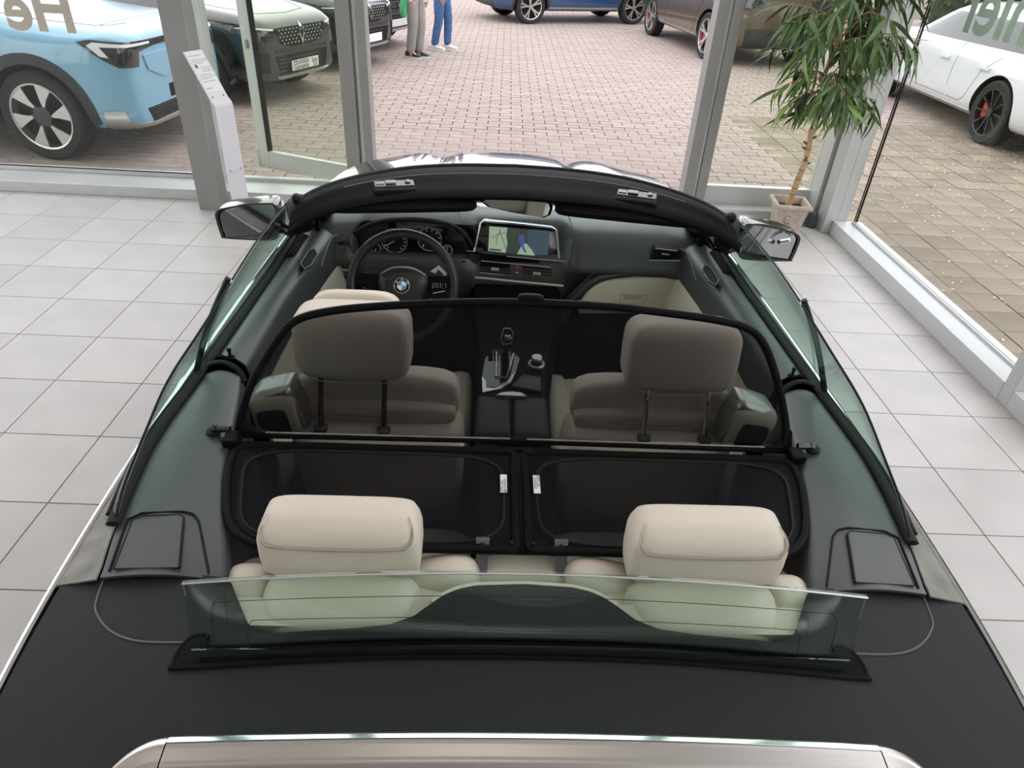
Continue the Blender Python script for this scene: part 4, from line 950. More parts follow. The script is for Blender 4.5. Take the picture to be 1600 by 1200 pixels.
# ================================================================== WIND DEFLECTOR
wd = empty('wind_deflector', (CX, 0, 0), CA); tag(wd, 'black net wind deflector with folding frame set over the rear seats', 'wind deflector')
DV, DK, DZ = 1.305, .30, .95
outer = [(372, 678), (377, 650), (388, 612), (404, 578), (425, 543), (446, 514), (466, 499), (500, 489), (560, 481), (680, 474), (812, 472.5), (950, 479), (1050, 490), (1130, 502), (1172, 515), (1195, 540), (1213, 590), (1224, 640), (1228, 672), (1224, 694)]
OP = [Cpl(x, y, DV, DK, DZ) for x, y in outer]
OPs = smooth_path(OP, 4)
uf = MB().tube(OPs, .0095, 10).build('upright_frame', 'plastic', wd)
for sd in (-1, 1):
    e = Vector((sd * .655, 1.305, .957)); e2 = OP[0] if sd < 0 else OP[-1]
    gs = [Vector((sd * .672, 1.306, .95)), Vector((sd * .665, 1.32, 1.0)), Vector((sd * .645, 1.314, .975)), Vector((sd * .622, 1.308, .962)), Vector((sd * .575, 1.306, .955)), Vector((sd * .575, 1.306, .945))]
    MB().prism([p + Vector((0, -.008, 0)) for p in gs], (0, .014, 0)).build('corner_gusset', 'plastic', wd, smooth=False, bev=.003)
def netfill(loop, name, mt, par):
    bm = bmesh.new(); vs = [bm.verts.new(p) for p in loop]; es = [bm.edges.new((vs[i], vs[(i + 1) % len(vs)])) for i in range(len(vs))]
    bmesh.ops.triangle_fill(bm, edges=es, use_beauty=True); me = bpy.data.meshes.new(name); bm.to_mesh(me); bm.free(); return link(name, me, mt, par)
netfill(OPs, 'upright_net', 'net', wd)
MB().tube([(-.672, 1.305, .948), (-.3, 1.306, .950), (0, 1.308, .951), (.3, 1.306, .950), (.672, 1.305, .948)], .0085, 10).build('base_bar', 'plastic', wd)
MB().tube([(-.60, 1.298, .962), (-.02, 1.300, .963)], .0022, 6).build('bar_highlight', 'strip_grey', wd); MB().tube([(.02, 1.300, .963), (.60, 1.298, .962)], .0022, 6).build('bar_highlight', 'strip_grey', wd)  # grey lines that put the bar's highlight into shape and colour
MB().tube([(-.66, 1.272, .946), (0, 1.276, .948), (.66, 1.272, .946)], .0065, 8).build('hinge_bar', 'plastic', wd)
MB().box(-.055, .055, 1.296, 1.318, .940, .962).build('centre_hinge', 'plastic', wd, smooth=False, bev=.005)
MB().sellip((0.012, Cpl(820, 468, DV, DK, DZ).y, Cpl(820, 468, DV, DK, DZ).z + .004), (.03, .010, .010), .6, .7, 8, 16).build('top_knob', 'plastic', wd)
LL = [(-.016, 1.262), (-.022, 1.268), (-.05, 1.269), (-.30, 1.270), (-.55, 1.270), (-.645, 1.262), (-.655, 1.22), (-.648, 1.164), (-.630, 1.10), (-.611, 1.046), (-.580, .995), (-.53, .963), (-.46, .957), (-.20, .960), (-.05, .961), (-.022, .963), (-.014, .972), (-.013, 1.0), (-.013, 1.12), (-.013, 1.24)]
for sd in (-1, 1):
    loop = smooth_path([Vector((sd * -a, b, .948)) for a, b in LL], 4, True)
    fr = MB().tube(loop, .0095, 8, closed=True, flat=.8).build('folding_frame', 'plastic', wd)
    ins = [Vector((-sd * -.035, 1.225, .948)), Vector((sd * .035, 1.20, .948))]
    # wide inner flange with rounded corners
    c = Vector((sd * .33, 1.115, .948))
    flg = []
    for k in range(48):
        a = 2 * math.pi * k / 48; f = lambda x, e: math.copysign(abs(x) ** e, x)
        yy = 1.113 + .138 * f(math.sin(a), .42); taper = lerp1([(.97, .265), (1.25, .300)], yy); flg.append(Vector((sd * (.036 + taper + taper * f(math.cos(a), .42)), yy, .9495)))
    MB().tube(flg, .0035, 6, closed=True).build('net_bead', 'rubber', wd)
    mb = MB(); 
    MB().loft([flg, [Vector((c.x + (p.x - c.x) * 1.035, 1.113 + (p.y - 1.113) * 1.09, .949)) for p in flg]], True, False).build('frame_flange', 'plastic', wd, thick=.003)
    netfill(loop, 'lower_net', 'net_dense', wd)
    # clamp and pin that plug into the side panel
    p = MB().box(-.018, .018, -.030, .012, -.014, .012).build('side_clamp', 'plastic', wd, smooth=False, bev=.004); p.location = (sd * .672, 1.285, .955)
    MB().lathe([(.008, 0), (.008, sd * .03), (.011, sd * .032), (.011, sd * .04)], (sd * .682, 1.300, .966), 'X', 14).build('plug_pin', 'piano', wd)
    MB().lathe([(.017, -.002), (.017, .004), (.010, .006)], (sd * .722, 1.300, .958), n=20).build('pin_socket', 'rubber', wd)
    for q in (.972, 1.26): MB().lathe([(.004, 0), (.004, .008), (.002, .009)], (sd * .022, q, .952), n=10).build('frame_screw', 'rubber', wd)
    # printed sticker
    ctr = Vector((sd * .037 - .0, 1.150, .956))
    st_ = MB().box(ctr.x - .0075, ctr.x + .0075, 1.121, 1.179, .9545, .9560).build('sticker', 'white', wd, smooth=False)
    M1 = frame((ctr.x - .0005 if sd < 0 else ctr.x - .0002, 1.1225 if sd < 0 else 1.1775, .9561), (0, 1, 0) if sd < 0 else (0, -1, 0), (-1, 0, 0) if sd < 0 else (1, 0, 0), (0, 0, 1))
    link('sticker_print', textmesh('SPECIAL', .0108, M1, .0002), 'print', st_)
    M2 = frame((ctr.x + .0058 if sd < 0 else ctr.x - .0058, 1.1285 if sd < 0 else 1.1715, .9561), (0, 1, 0) if sd < 0 else (0, -1, 0), (-1, 0, 0) if sd < 0 else (1, 0, 0), (0, 0, 1))
    link('sticker_print', textmesh('EQUIPMENT', .0072, M2, .0002), 'print', st_)
    if sd < 0: MB().box(ctr.x + .0012, ctr.x + .0062, 1.1225, 1.128, .956, .9563).build('sticker_block', 'print', st_, smooth=False)
# ================================================================== THINGS IN THE SHOWROOM
# price stand: a bent white sheet-metal panel
ps = empty('price_stand', (-1.90, 4.97, 0)); tag(ps, 'white bent sheet-metal price stand with a printed sheet beside the steel column', 'stand')
wdir = Vector((.45, .893, 0)); back = Vector((-.893, .45, 0)); b0 = Vector((-.034, -.067, 0))
def PSP(a, h, d): return b0 + wdir * a + back * d + Vector((0, 0, h))
SW = .155
BH = .855
pr = [(0, 0), (BH - .03, 0), (BH - .008, .006), (BH + .006, .016), (BH + .016, .030), (BH + .30, .205)]
MB().loft([[PSP(0, h, d), PSP(SW, h, d)] for h, d in pr], False, False).build('stand_panel', 'panel_white', ps, thick=.006, tdir=(.893, -.45, .3), ang=60)
MB().box(-.14, .06, -.09, .10, 0, .008).build('foot_plate', 'alu_dark', ps, smooth=False, bev=.002)
f1 = (pr[5][0] - pr[4][0], pr[5][1] - pr[4][1]); ln = math.hypot(*f1); tdn = (f1[0] / ln, f1[1] / ln); nrm = wdir.cross(Vector((0, 0, tdn[0])) + back * tdn[1]).normalized()
upv = Vector((0, 0, tdn[0])) + back * tdn[1]
if nrm.z < 0: nrm = -nrm
def PST(a, t): return PSP(a, pr[4][0] + f1[0] * t, pr[4][1] + f1[1] * t) + nrm * .0008
sheet = MB().prism([PST(.008, .16), PST(SW - .008, .16), PST(SW - .008, .98), PST(.008, .98)], nrm * .001).build('price_sheet', 'white', ps, smooth=False)
for k, (t, a0, a1) in enumerate(((.90, .02, .12), (.82, .02, .17), (.78, .02, .16), (.74, .02, .10), (.66, .06, .16), (.62, .06, .14), (.58, .06, .17), (.52, .02, .12), (.48, .02, .15), (.44, .02, .11), (.38, .02, .13))):
    p = PST(a0, t) + nrm * .0012; q = PST(a1, t) + nrm * .0012; s_ = upv * .0025
    MB().prism([p - s_, q - s_, q + s_, p + s_], nrm * .0004).build('print_line', 'print_grey', sheet, smooth=False)
p = PST(.025, .66) + nrm * .0012; MB().prism([p, p + wdir * .022, p + wdir * .022 + upv * .022, p + upv * .022], nrm * .0004).build('print_mark', 'print', sheet, smooth=False)
p = PST(.02, .23) + nrm * .0012; MB().prism([p, p + wdir * .045, p + wdir * .045 + upv * .009, p + upv * .009], nrm * .0004).build('print_mark', 'print_grey', sheet, smooth=False)
for a in (.03, SW - .03):
    MB().sellip(PST(a, .07), (.006, .006, .006), 1, 1, 6, 10).build('screw', 'alu_dark', ps)
    MB().sellip(PSP(a, .40, -.001), (.006, .006, .006), 1, 1, 6, 10).build('screw', 'alu_dark', ps)
MB().tube([PSP(0, .385, -.001), PSP(SW, .385, -.001)], .001, 5).build('panel_joint', 'print_grey', ps)
# small blue-grey box at the column foot
o = MB().box(-.022, .022, -.035, .035, 0, .13).build('door_stop_box', None, None, smooth=False, bev=.006)
mat('slate', (.06, .085, .11), .4); o.data.materials.append(MATS['slate']); o.location = (2.578, 5.46, 0); o.rotation_euler = (0, 0, .3)
tag(o, 'small slate blue box standing at the foot of the corner column', 'box')
# ---- potted tree
mat('pot', (.50, .43, .36), .85, var=.18, vscale=25, bump=.6, bscale=60); mat('soil', (.05, .038, .03), 1, var=.3, vscale=60)
mat('bark', (.50, .33, .19), .8, var=.15, vscale=30); mat('scar', (.22, .12, .07), .9)
mat('leaf_a', (.075, .140, .034), .42, var=.25, vscale=9); mat('leaf_b', (.19, .30, .065), .42, var=.2, vscale=9); mat('leaf_c', (.042, .085, .026), .45, var=.25, vscale=9)
pt = empty('potted_tree', (2.315, 5.34, 0), -.12); tag(pt, 'slender long-leaved tree in a square pale clay pot by the glass corner', 'potted tree')
def sq(h, z): return [(-h, -h, z), (h, -h, z), (h, h, z), (-h, h, z)]
pot = MB().loft([sq(.100, 0), sq(.103, .025), sq(.095, .03), sq(.118, .215), sq(.138, .22), sq(.142, .235), sq(.138, .25), sq(.114, .25), sq(.108, .19)]).build('pot', 'pot', pt, ang=35, bev=.004)
MB().prism(sq(.108, .19), (0, 0, .006)).build('soil', 'soil', pt, smooth=False)
MB().tube([(-.02 + .028 * math.cos(t), -.111, .13 + .034 * math.sin(t)) for t in [.9 + 4.5 * k / 14 for k in range(15)]], .003, 6).build('pot_ornament', 'scar', pot)
MB().tube([(.02 + .02 * math.cos(t), -.110, .125 + .024 * math.sin(t)) for t in [-1 + 4 * k / 10 for k in range(11)]], .002, 6).build('pot_ornament', 'seam', pot)
tp = smooth_path([(-.015, .0, .19), (.005, .0, .42), (.02, .0, .60), (.0, 0, .80), (.005, 0, .95), (-.01, .01, 1.2), (.01, 0, 1.5), (0, 0, 1.8), (0, .01, 2.05)], 5)
trk = MB().tube(tp, [.026 - .010 * min(1, i / 20) - .006 * max(0, (i - 20) / 20) for i in range(len(tp))], 10).build('trunk', 'bark', pt)
for z in (.31, .36, .43, .50, .57, .66):
    i = min(range(len(tp)), key=lambda q: abs(tp[q].z - z)); c = tp[i]; r = .0265 - .010 * min(1, i / 20)
    MB().tube([(c.x + r * math.cos(t), c.y + r * math.sin(t), z + .004 * math.sin(t)) for t in [2 * math.pi * k / 14 for k in range(14)]], .0028, 5, closed=True).build('ring_scar', 'scar', trk)
for z, a in ((.62, 2.9), (.53, .3), (.74, .4), (.70, 3.3)):
    c = min(tp, key=lambda q: abs(q.z - z)); d = Vector((math.cos(a), math.sin(a) * .5, .55)); MB().tube([c, c + d * .035, c + d * .05], [.011, .009, .005], 7).build('branch_stub', 'scar', trk)
def leafmesh(l, wdt, bend):
    vs = []; fs = []; n = 6
    for i in range(n + 1):
        t = i / n; hw = wdt * math.sin(math.pi * min(1, .06 + .94 * t) ** .8) * (1 if t < 1 else 0); z = -bend * t * t; x = l * t * (1 - .15 * bend * t)
        vs += [(x, -hw, z + .25 * hw), (x, 0, z), (x, hw, z + .25 * hw)]
    for i in range(n):
        for j in (0, 1): a = i * 3 + j; fs.append((a, a + 3, a + 4, a + 1))
    return vs, fs
lms = []
for k, (l, wdt, b) in enumerate(((.21, .0155, .06), (.17, .013, .10), (.25, .016, .08), (.20, .012, .14))):
    vs, fs = leafmesh(l, wdt, b)
    for mtn in ('leaf_a', 'leaf_b', 'leaf_c'):
        me = bpy.data.meshes.new('leaf'); me.from_pydata(vs, [], fs); me.materials.append(MATS[mtn]); me.polygons.foreach_set('use_smooth', [True] * len(fs)); lms.append((me, vs, fs))
rnd = random.Random(21); leaves = []
for br in range(92):
    z0 = rnd.uniform(.86, 1.95); a = rnd.uniform(0, 6.283); R = .50 * math.sin(math.pi * min(1, max(.25, (z0 - .60) / 1.55))) ** .6 * rnd.uniform(.7, 1.05)
    rise = rnd.uniform(.02, .22); c = min(tp, key=lambda q: abs(q.z - z0))
    e = c + Vector((math.cos(a) * R + .03, math.sin(a) * R * .80 - .14, rise - .10 * (z0 < 1.1)))
    if e.x > .24 and e.y > -.10: e.x = .20
    e.y = min(e.y, .22); mid = c.lerp(e, .5) + Vector((0, 0, .06))
    bp = smooth_path([c, mid, e], 6)
    MB().tube(bp, [.006 - .004 * i / len(bp) for i in range(len(bp))], 5).build('branch', 'bark', pt)
    for q in range(14):
        t = .30 + .70 * q / 13; i = min(int(t * (len(bp) - 1)), len(bp) - 2); p = bp[i].lerp(bp[i + 1], t * (len(bp) - 1) - i)
        yaw = a + rnd.uniform(-1.2, 1.2); pitch = rnd.uniform(.15, 1.15)
        M = Matrix.Translation(p) @ Matrix.Rotation(yaw, 4, 'Z') @ Matrix.Rotation(pitch, 4, 'Y') @ Matrix.Rotation(rnd.uniform(-.8, .8), 4, 'X') @ Matrix.Scale(rnd.uniform(.75, 1.15), 4)
        tip = pt.matrix_basis @ (M @ Vector((.16, 0, 0)))
        if tip.y > 5.60 or tip.x > 2.80 or (tip.x > 2.56 and tip.y > 5.27): continue
        leaves.append((M, rnd.choice((0, 0, 0, 1, 1, 2, 2)) + 3 * rnd.randrange(4)))
leaves.sort(key=lambda t: t[0].translation.z)     # the lower ones are in the picture
for M, k in leaves[:300]:
    o = link('leaf', lms[k][0], None, pt); o.matrix_local = M
vs = []; fs = []
for M, k in leaves[300:]:
    o = len(vs); vs += [tuple(M @ Vector(v)) for v in lms[k][1]]; fs += [tuple(i + o for i in f) for f in lms[k][2]]
me = bpy.data.meshes.new('foliage'); me.from_pydata(vs, [], fs); me.polygons.foreach_set('use_smooth', [True] * len(fs)); tag(link('foliage', me, 'leaf_a', pt), kind='stuff')
# ================================================================== CARS ON THE FORECOURT (local axes: x forward, y left)
mat('blue_pale', (.21, .44, .61), .22, coat=1.0); mat('black_paint', (.008, .009, .011), .16, coat=1.0); mat('blue_paint', (.022, .06, .15), .22, coat=1.0)
mat('brown_paint', (.115, .088, .062), .25, metal=.3, coat=1.0); mat('white_paint', (.66, .69, .70), .25, coat=1.0)
mat('arch', (.012, .012, .013), .8); mat('cladding', (.028, .029, .031), .6); mat('dark_glass', (.010, .013, .015), .05, coat=1.0); mat('lamp_dark', (.03, .032, .035), .1, coat=1.0)
mat('alloy', (.60, .58, .56), .28, metal=.85); mat('alloy_dark', (.06, .06, .065), .3, metal=.6); mat('tail_red', (.42, .015, .02), .15, coat=1.0); mat('tyre', (.018, .018, .019), .85)
def ring_of(st):
    x, w, zb, zs, zt, rt = st; h = [(0, zb), (.72 * w, zb), (.93 * w, zb + .03), (w, zb + .16), (w * 1.0, zb + .55 * (zs - zb)), (.985 * w, zs - .07), (.95 * w, zs)]
    wt = rt * w; h += [(wt + (.95 * w - wt) * .45, zs + (zt - zs) * .55), (wt, zs + (zt - zs) * .90), (wt * .62, zt - .004), (0, zt)]
    return [Vector((x, a, b)) for a, b in h] + [Vector((x, -a, b)) for a, b in reversed(h[1:-1])]
class Car:
    def __init__(s, name, label, stations, wheels, paint, W, group=None, wr=.35):
        s.root = empty(name); tag(s.root, label, 'car', group); s.W = W; s.wr = wr
        mb = MB().loft([ring_of(st) for st in stations])
        me = mb.mesh('body', smooth=True, ang=180)
        o = link('body_tmp', me, paint); md = o.modifiers.new('s', 'SUBSURF'); md.levels = 2; md.render_levels = 2
        cut = MB()
        for x in wheels:
            for sd in (-1, 1):
                cut.lathe([(wr + .055, sd * (W / 2 - .30)), (wr + .055, sd * (W / 2 + .3))], (x, 0, wr), 'Y', 28)
        co = link('cut_tmp', cut.mesh('cut', smooth=False), 'arch'); bo = o.modifiers.new('b', 'BOOLEAN'); bo.object = co; bo.operation = 'DIFFERENCE'; bo.solver = 'EXACT'; bo.material_mode = 'TRANSFER'
        dg = bpy.context.evaluated_depsgraph_get(); ev = o.evaluated_get(dg); nm = bpy.data.meshes.new_from_object(ev)
        bpy.data.objects.remove(o); bpy.data.objects.remove(co)
        s.body = bpy.data.objects.new('body', nm); COL.objects.link(s.body); s.body.parent = s.root
        nm.polygons.foreach_set('use_smooth', [True] * len(nm.polygons)); nm.set_sharp_from_angle(angle=math.radians(38))
        bm = bmesh.new(); bm.from_mesh(nm); s.bvh = BVHTree.FromBMesh(bm); bm.free(); s.wheels = wheels
    def decal(s, pts, view, name, mt, off=.004, th=.012, par=None, smooth=True, seg=.07):
        bm = bmesh.new(); P = [bm.verts.new((a, b, 0)) for a, b in pts]; es = [bm.edges.new((P[i], P[(i + 1) % len(P)])) for i in range(len(P))]
        bmesh.ops.triangle_fill(bm, edges=es, use_beauty=True)
        for _ in range(5):
            lg = [e for e in bm.edges if e.calc_length() > seg]
            if not lg: break
            bmesh.ops.subdivide_edges(bm, edges=lg, cuts=1); bmesh.ops.triangulate(bm, faces=bm.faces)
        if view[0] == 'corner':                  # looks at a front corner from ahead and aside
            _, sd, x0 = view; d = Vector((-.72, -sd * .69, 0)).normalized(); e = Vector((-.69, sd * .72, 0)).normalized()
            orig = lambda a, b: Vector((x0, sd * .72, b)) + e * a - d * 3
        else:
            d = Vector({'front': (-1, 0, 0), 'rear': (1, 0, 0), 'left': (0, -1, 0), 'right': (0, 1, 0), 'top': (0, 0, -1)}[view])
            orig = lambda a, b: {'front': Vector((5, a, b)), 'rear': Vector((-5, a, b)), 'left': Vector((a, 5, b)), 'right': Vector((a, -5, b)), 'top': Vector((a, b, 5))}[view]
        bad = []
        for v in bm.verts:
            a, b = v.co.x, v.co.y
            h = s.bvh.ray_cast(orig(a, b), d)
            if h[0] is None: bad.append(v); continue
            v.co = h[0] - d * off
        if bad: bmesh.ops.delete(bm, geom=bad, context='VERTS')
        vs = [v.co.copy() for v in bm.verts]; bm.verts.index_update(); fs = [[v.index for v in f.verts] for f in bm.faces]; bm.free()
        if not fs: return None
        mb = MB().add(vs, fs); return mb.build(name, mt, par or s.root, thick=th, tdir=-d, ang=60)
    def seam(s, pts, view, name='panel_gap', mt='rubber', r=.003, n=8):
        d = {'front': (-1, 0, 0), 'left': (0, -1, 0), 'right': (0, 1, 0), 'top': (0, 0, -1)}[view]; d = Vector(d); P = []
        for i in range(len(pts) - 1):
            for k in range(n):
                t = k / n; a = pts[i][0] + (pts[i + 1][0] - pts[i][0]) * t; b = pts[i][1] + (pts[i + 1][1] - pts[i][1]) * t
                o = {'front': Vector((5, a, b)), 'left': Vector((a, 5, b)), 'right': Vector((a, -5, b)), 'top': Vector((a, b, 5))}[view]; h = s.bvh.ray_cast(o, d)
                if h[0]: P.append(h[0])
        if len(P) > 2: return MB().tube(P, r, 5).build(name, mt, s.root)
    def add_wheels(s, style, sides=(-1, 1), steer=0., calip=None, rimmat='alloy'):
        for i, x in enumerate(s.wheels):
            for sd in sides:
                o = empty('wheel', (x, sd * (s.W / 2 - .125), s.wr), 0, s.root); o.rotation_euler = (0, 0, steer if i == 0 else 0); R = s.wr; rr = R * .74
                q = lambda h: sd * h
                MB().lathe([(rr, -.10), (R * .93, -.115), (R, -.09), (R, .09), (R * .93, .115), (rr, .105)] if sd > 0 else [(rr, .10), (R * .93, .115), (R, .09), (R, -.09), (R * .93, -.115), (rr, -.105)], axis='Y', n=40, cap=False).build('tyre', 'tyre', o)
                mb = MB().lathe([(rr * 1.02, q(.095)), (rr * 1.0, q(.108)), (rr * .95, q(.104)), (rr * .93, q(.03))], axis='Y', n=40, cap=False)
                MB().lathe([(rr * .94, q(-.02)), (rr * .94, q(.02)), (.02, q(.025))], axis='Y', n=30).build('wheel_well', 'rubber', o)
                def pt_(r, a, h): return Vector((r * math.cos(a), q(h), r * math.sin(a)))
                if style == 'blade':             # five broad two-tone blades
                    for k in range(6):
                        a = 2 * math.pi * k / 6 + .3
                        mb.prism([pt_(.20 * rr, a - .35, .085), pt_(.55 * rr, a - .30, .10), pt_(.96 * rr, a - .36, .10), pt_(.98 * rr, a - .05, .10), pt_(.96 * rr, a + .16, .10), pt_(.52 * rr, a + .05, .10)], (0, q(-.02), 0))
                    MB().lathe([(.34 * rr, q(.07)), (.34 * rr, q(.093)), (.06, q(.096))], axis='Y', n=6).build('wheel_hub', 'alloy_dark', o)
                elif style == 'five':
                    for k in range(5):
                        a = 2 * math.pi * k / 5 + .5
                        for dq in (-.16, .16): mb.loft([[pt_(r, a + dq * kk + ww, h), pt_(r, a + dq * kk - ww, h), pt_(r, a + dq * kk - ww, h - .03), pt_(r, a + dq * kk + ww, h - .03)] for r, kk, ww, h in ((.15 * rr, .5, .30, .075), (.55 * rr, .7, .11, .09), (.98 * rr, 1.1, .085, .10))])
                    MB().lathe([(.2 * rr, q(.06)), (.2 * rr, q(.088)), (.05, q(.092))], axis='Y', n=20).build('wheel_hub', rimmat, o)
                else:                            # ten fine spokes
                    for k in range(10):
                        a = 2 * math.pi * k / 10
                        mb.loft([[pt_(r, a + ww, h), pt_(r, a - ww, h), pt_(r, a - ww, h - .02), pt_(r, a + ww, h - .02)] for r, ww, h in ((.12 * rr, .28, .075), (.5 * rr, .05, .088), (.98 * rr, .04, .10))])
                    MB().lathe([(.16 * rr, q(.06)), (.16 * rr, q(.09)), (.05, q(.095))], axis='Y', n=20).build('wheel_hub', 'alloy_dark', o)
                if calip: MB().box(.10, .20, min(q(.03), q(.06)), max(q(.03), q(.06)), -.08, .08).build('brake_caliper', calip, o, smooth=False, bev=.01)
                mb.build('rim', rimmat, o, ang=35)
    def arches(s, mt, sides=(-1, 1), wd=.05):
        for x in s.wheels:
            for sd in sides:
                P = []; Q = []
                for k in range(25):
                    a = math.pi * (-.06 + 1.12 * k / 24)
                    for (R, L_) in ((s.wr + .055, P), (s.wr + .055 + wd, Q)):
                        px_, pz = x + R * math.cos(a), s.wr + R * math.sin(a)
                        h = s.bvh.ray_cast(Vector((px_ + .006 * math.cos(a), sd * 5, pz + .006 * math.sin(a))), Vector((0, -sd, 0)))
                        yy = h[0].y if h[0] and abs(h[0].y) > s.W / 2 - .22 else sd * (s.W / 2 - .03); L_.append(Vector((px_, yy + sd * .010, pz)))
                MB().loft([P, Q], False, False).build('wheel_arch_trim', mt, s.root, thick=.025, tdir=(0, sd, 0))
def suv(Lg, W, H, hood, zs, zb=.24, nose=.0):        # nose: how blunt the front is
    h = W / 2; f = Lg / 2
    return [(-f, .74 * h, zb + .12, zs - .06, zs + .02, .80), (-f + .10, .90 * h, zb + .06, zs, H * .80, .72), (-f + .35, .97 * h, zb, zs + .01, H * .95, .72), (-f + 1.0, h, zb, zs, H, .74), (-.2, h, zb, zs - .01, H, .76), (.35, h, zb, zs - .02, H * .965, .76),
            (.95, h, zb, zs - .03, hood + .06, .80), (1.25, .995 * h, zb, zs - .05, hood + .005, .80), (f - .45, .97 * h, zb, zs - .08, hood - .03, .80), (f - .16, (.88 + .5 * nose) * h, zb + .01, zs - .12 + nose, hood - .08 + .4 * nose, .80), (f - .03, (.76 + nose) * h, zb + .03, zs - .18 + nose, hood - .14 + .5 * nose, .82), (f, (.68 + nose) * h, zb + .07, zs - .24 + nose, hood - .22 + nose, .84)]
def side_glass(c, pts, view): return c.decal(pts, view, 'side_window', 'dark_glass', .003, .01)
# ---- pale blue electric crossover, close to the street window
ex_ = Car('crossover_car', 'pale blue crossover with black headlights parked close to the street window', suv(4.46, 1.87, 1.62, 1.12, 1.06, .24, .10), (1.38, -1.38), 'blue_pale', 1.87, wr=.37)
ex_.add_wheels('blade'); ex_.arches('cladding', wd=.085)
for sd in (-1, 1):
    cv = ('corner', sd, 2.06)
    hl = ex_.decal([(-.36, .975), (-.10, .985), (.16, 1.005), (.25, .985), (.20, .93), (.12, .86), (.02, .80), (-.16, .79), (-.19, .90), (-.36, .925)], cv, 'headlight', 'lamp_dark', .008, .02, seg=.05)
    ex_.decal([(-.32, .962), (-.10, .970), (.15, .988), (.195, .965), (.13, .885), (.075, .875), (.12, .955), (-.10, .948), (-.32, .945)], cv, 'light_strip', 'white', .015, .006, hl, seg=.05)
    ex_.decal([(-.13, .815), (.0, .82), (.07, .90), (-.13, .925)], cv, 'lamp_lens', 'dark_glass', .014, .006, hl, seg=.05)
    ex_.decal([(-.30, .25), (.10, .27), (.19, .30), (.20, .45), (.06, .46), (.01, .35), (-.30, .32)], cv, 'silver_skid', 'silver', .014, .02, seg=.05)
ex_.decal([(-.385, .975), (.385, .975), (.385, .925), (-.385, .925)], 'front', 'lamp_bar', 'lamp_dark', .006, .01)
ex_.decal([(-.58, .87), (.58, .87), (.54, .75), (.32, .66), (-.32, .66), (-.54, .75)], 'front', 'closed_grille', 'blue_pale', .012, .02)
gr = ex_.decal([(-.66, .45), (.66, .45), (.60, .33), (-.60, .33)], 'front', 'lower_grille', 'rubber', .005, .01)
for k in range(5): ex_.seam([(-.62 + .01 * k, .435 - .022 * k), (.62 - .01 * k, .435 - .022 * k)], 'front', 'grille_slat', 'cladding', .007, 10)
ex_.decal([(-.60, .32), (.60, .32), (.56, .26), (-.56, .26)], 'front', 'silver_skid', 'silver', .012, .02)
ex_.decal([(-.26, .585), (.26, .585), (.26, .475), (-.26, .475)], 'front', 'plate_holder', 'rubber', .006, .015)
ex_.decal([(.60, -.75), (1.9, -.60), (1.9, .60), (.60, .75), (.62, 0)], 'top', 'bonnet', 'blue_pale', .004, .01, seg=.12)
ex_.seam([(.75, .72), (1.4, .66), (1.95, .56), (2.0, .30)], 'top'); ex_.seam([(.75, -.72), (1.4, -.66), (1.95, -.56), (2.0, -.30)], 'top')
for vw, sd in (('left', 1), ('right', -1)):
    side_glass(ex_, [(.85, 1.05), (.25, 1.44), (-1.4, 1.46), (-1.85, 1.10)], vw); ex_.seam([(.62, 1.0), (.62, .40), (-.45, .38), (-.45, 1.0)], vw)
    ex_.decal([(-.95, .27), (.95, .27), (.95, .38), (-.95, .38)], vw, 'sill_cladding', 'cladding', .006, .015)
ex_.decal([(.42, -.62), (.95, -.66), (.95, .66), (.42, .62)], 'top', 'windscreen', 'dark_glass', .004, .01, seg=.12)
ex_.root.location = (-5.27, 7.32, -.012); ex_.root.rotation_euler = (0, 0, math.radians(-6))
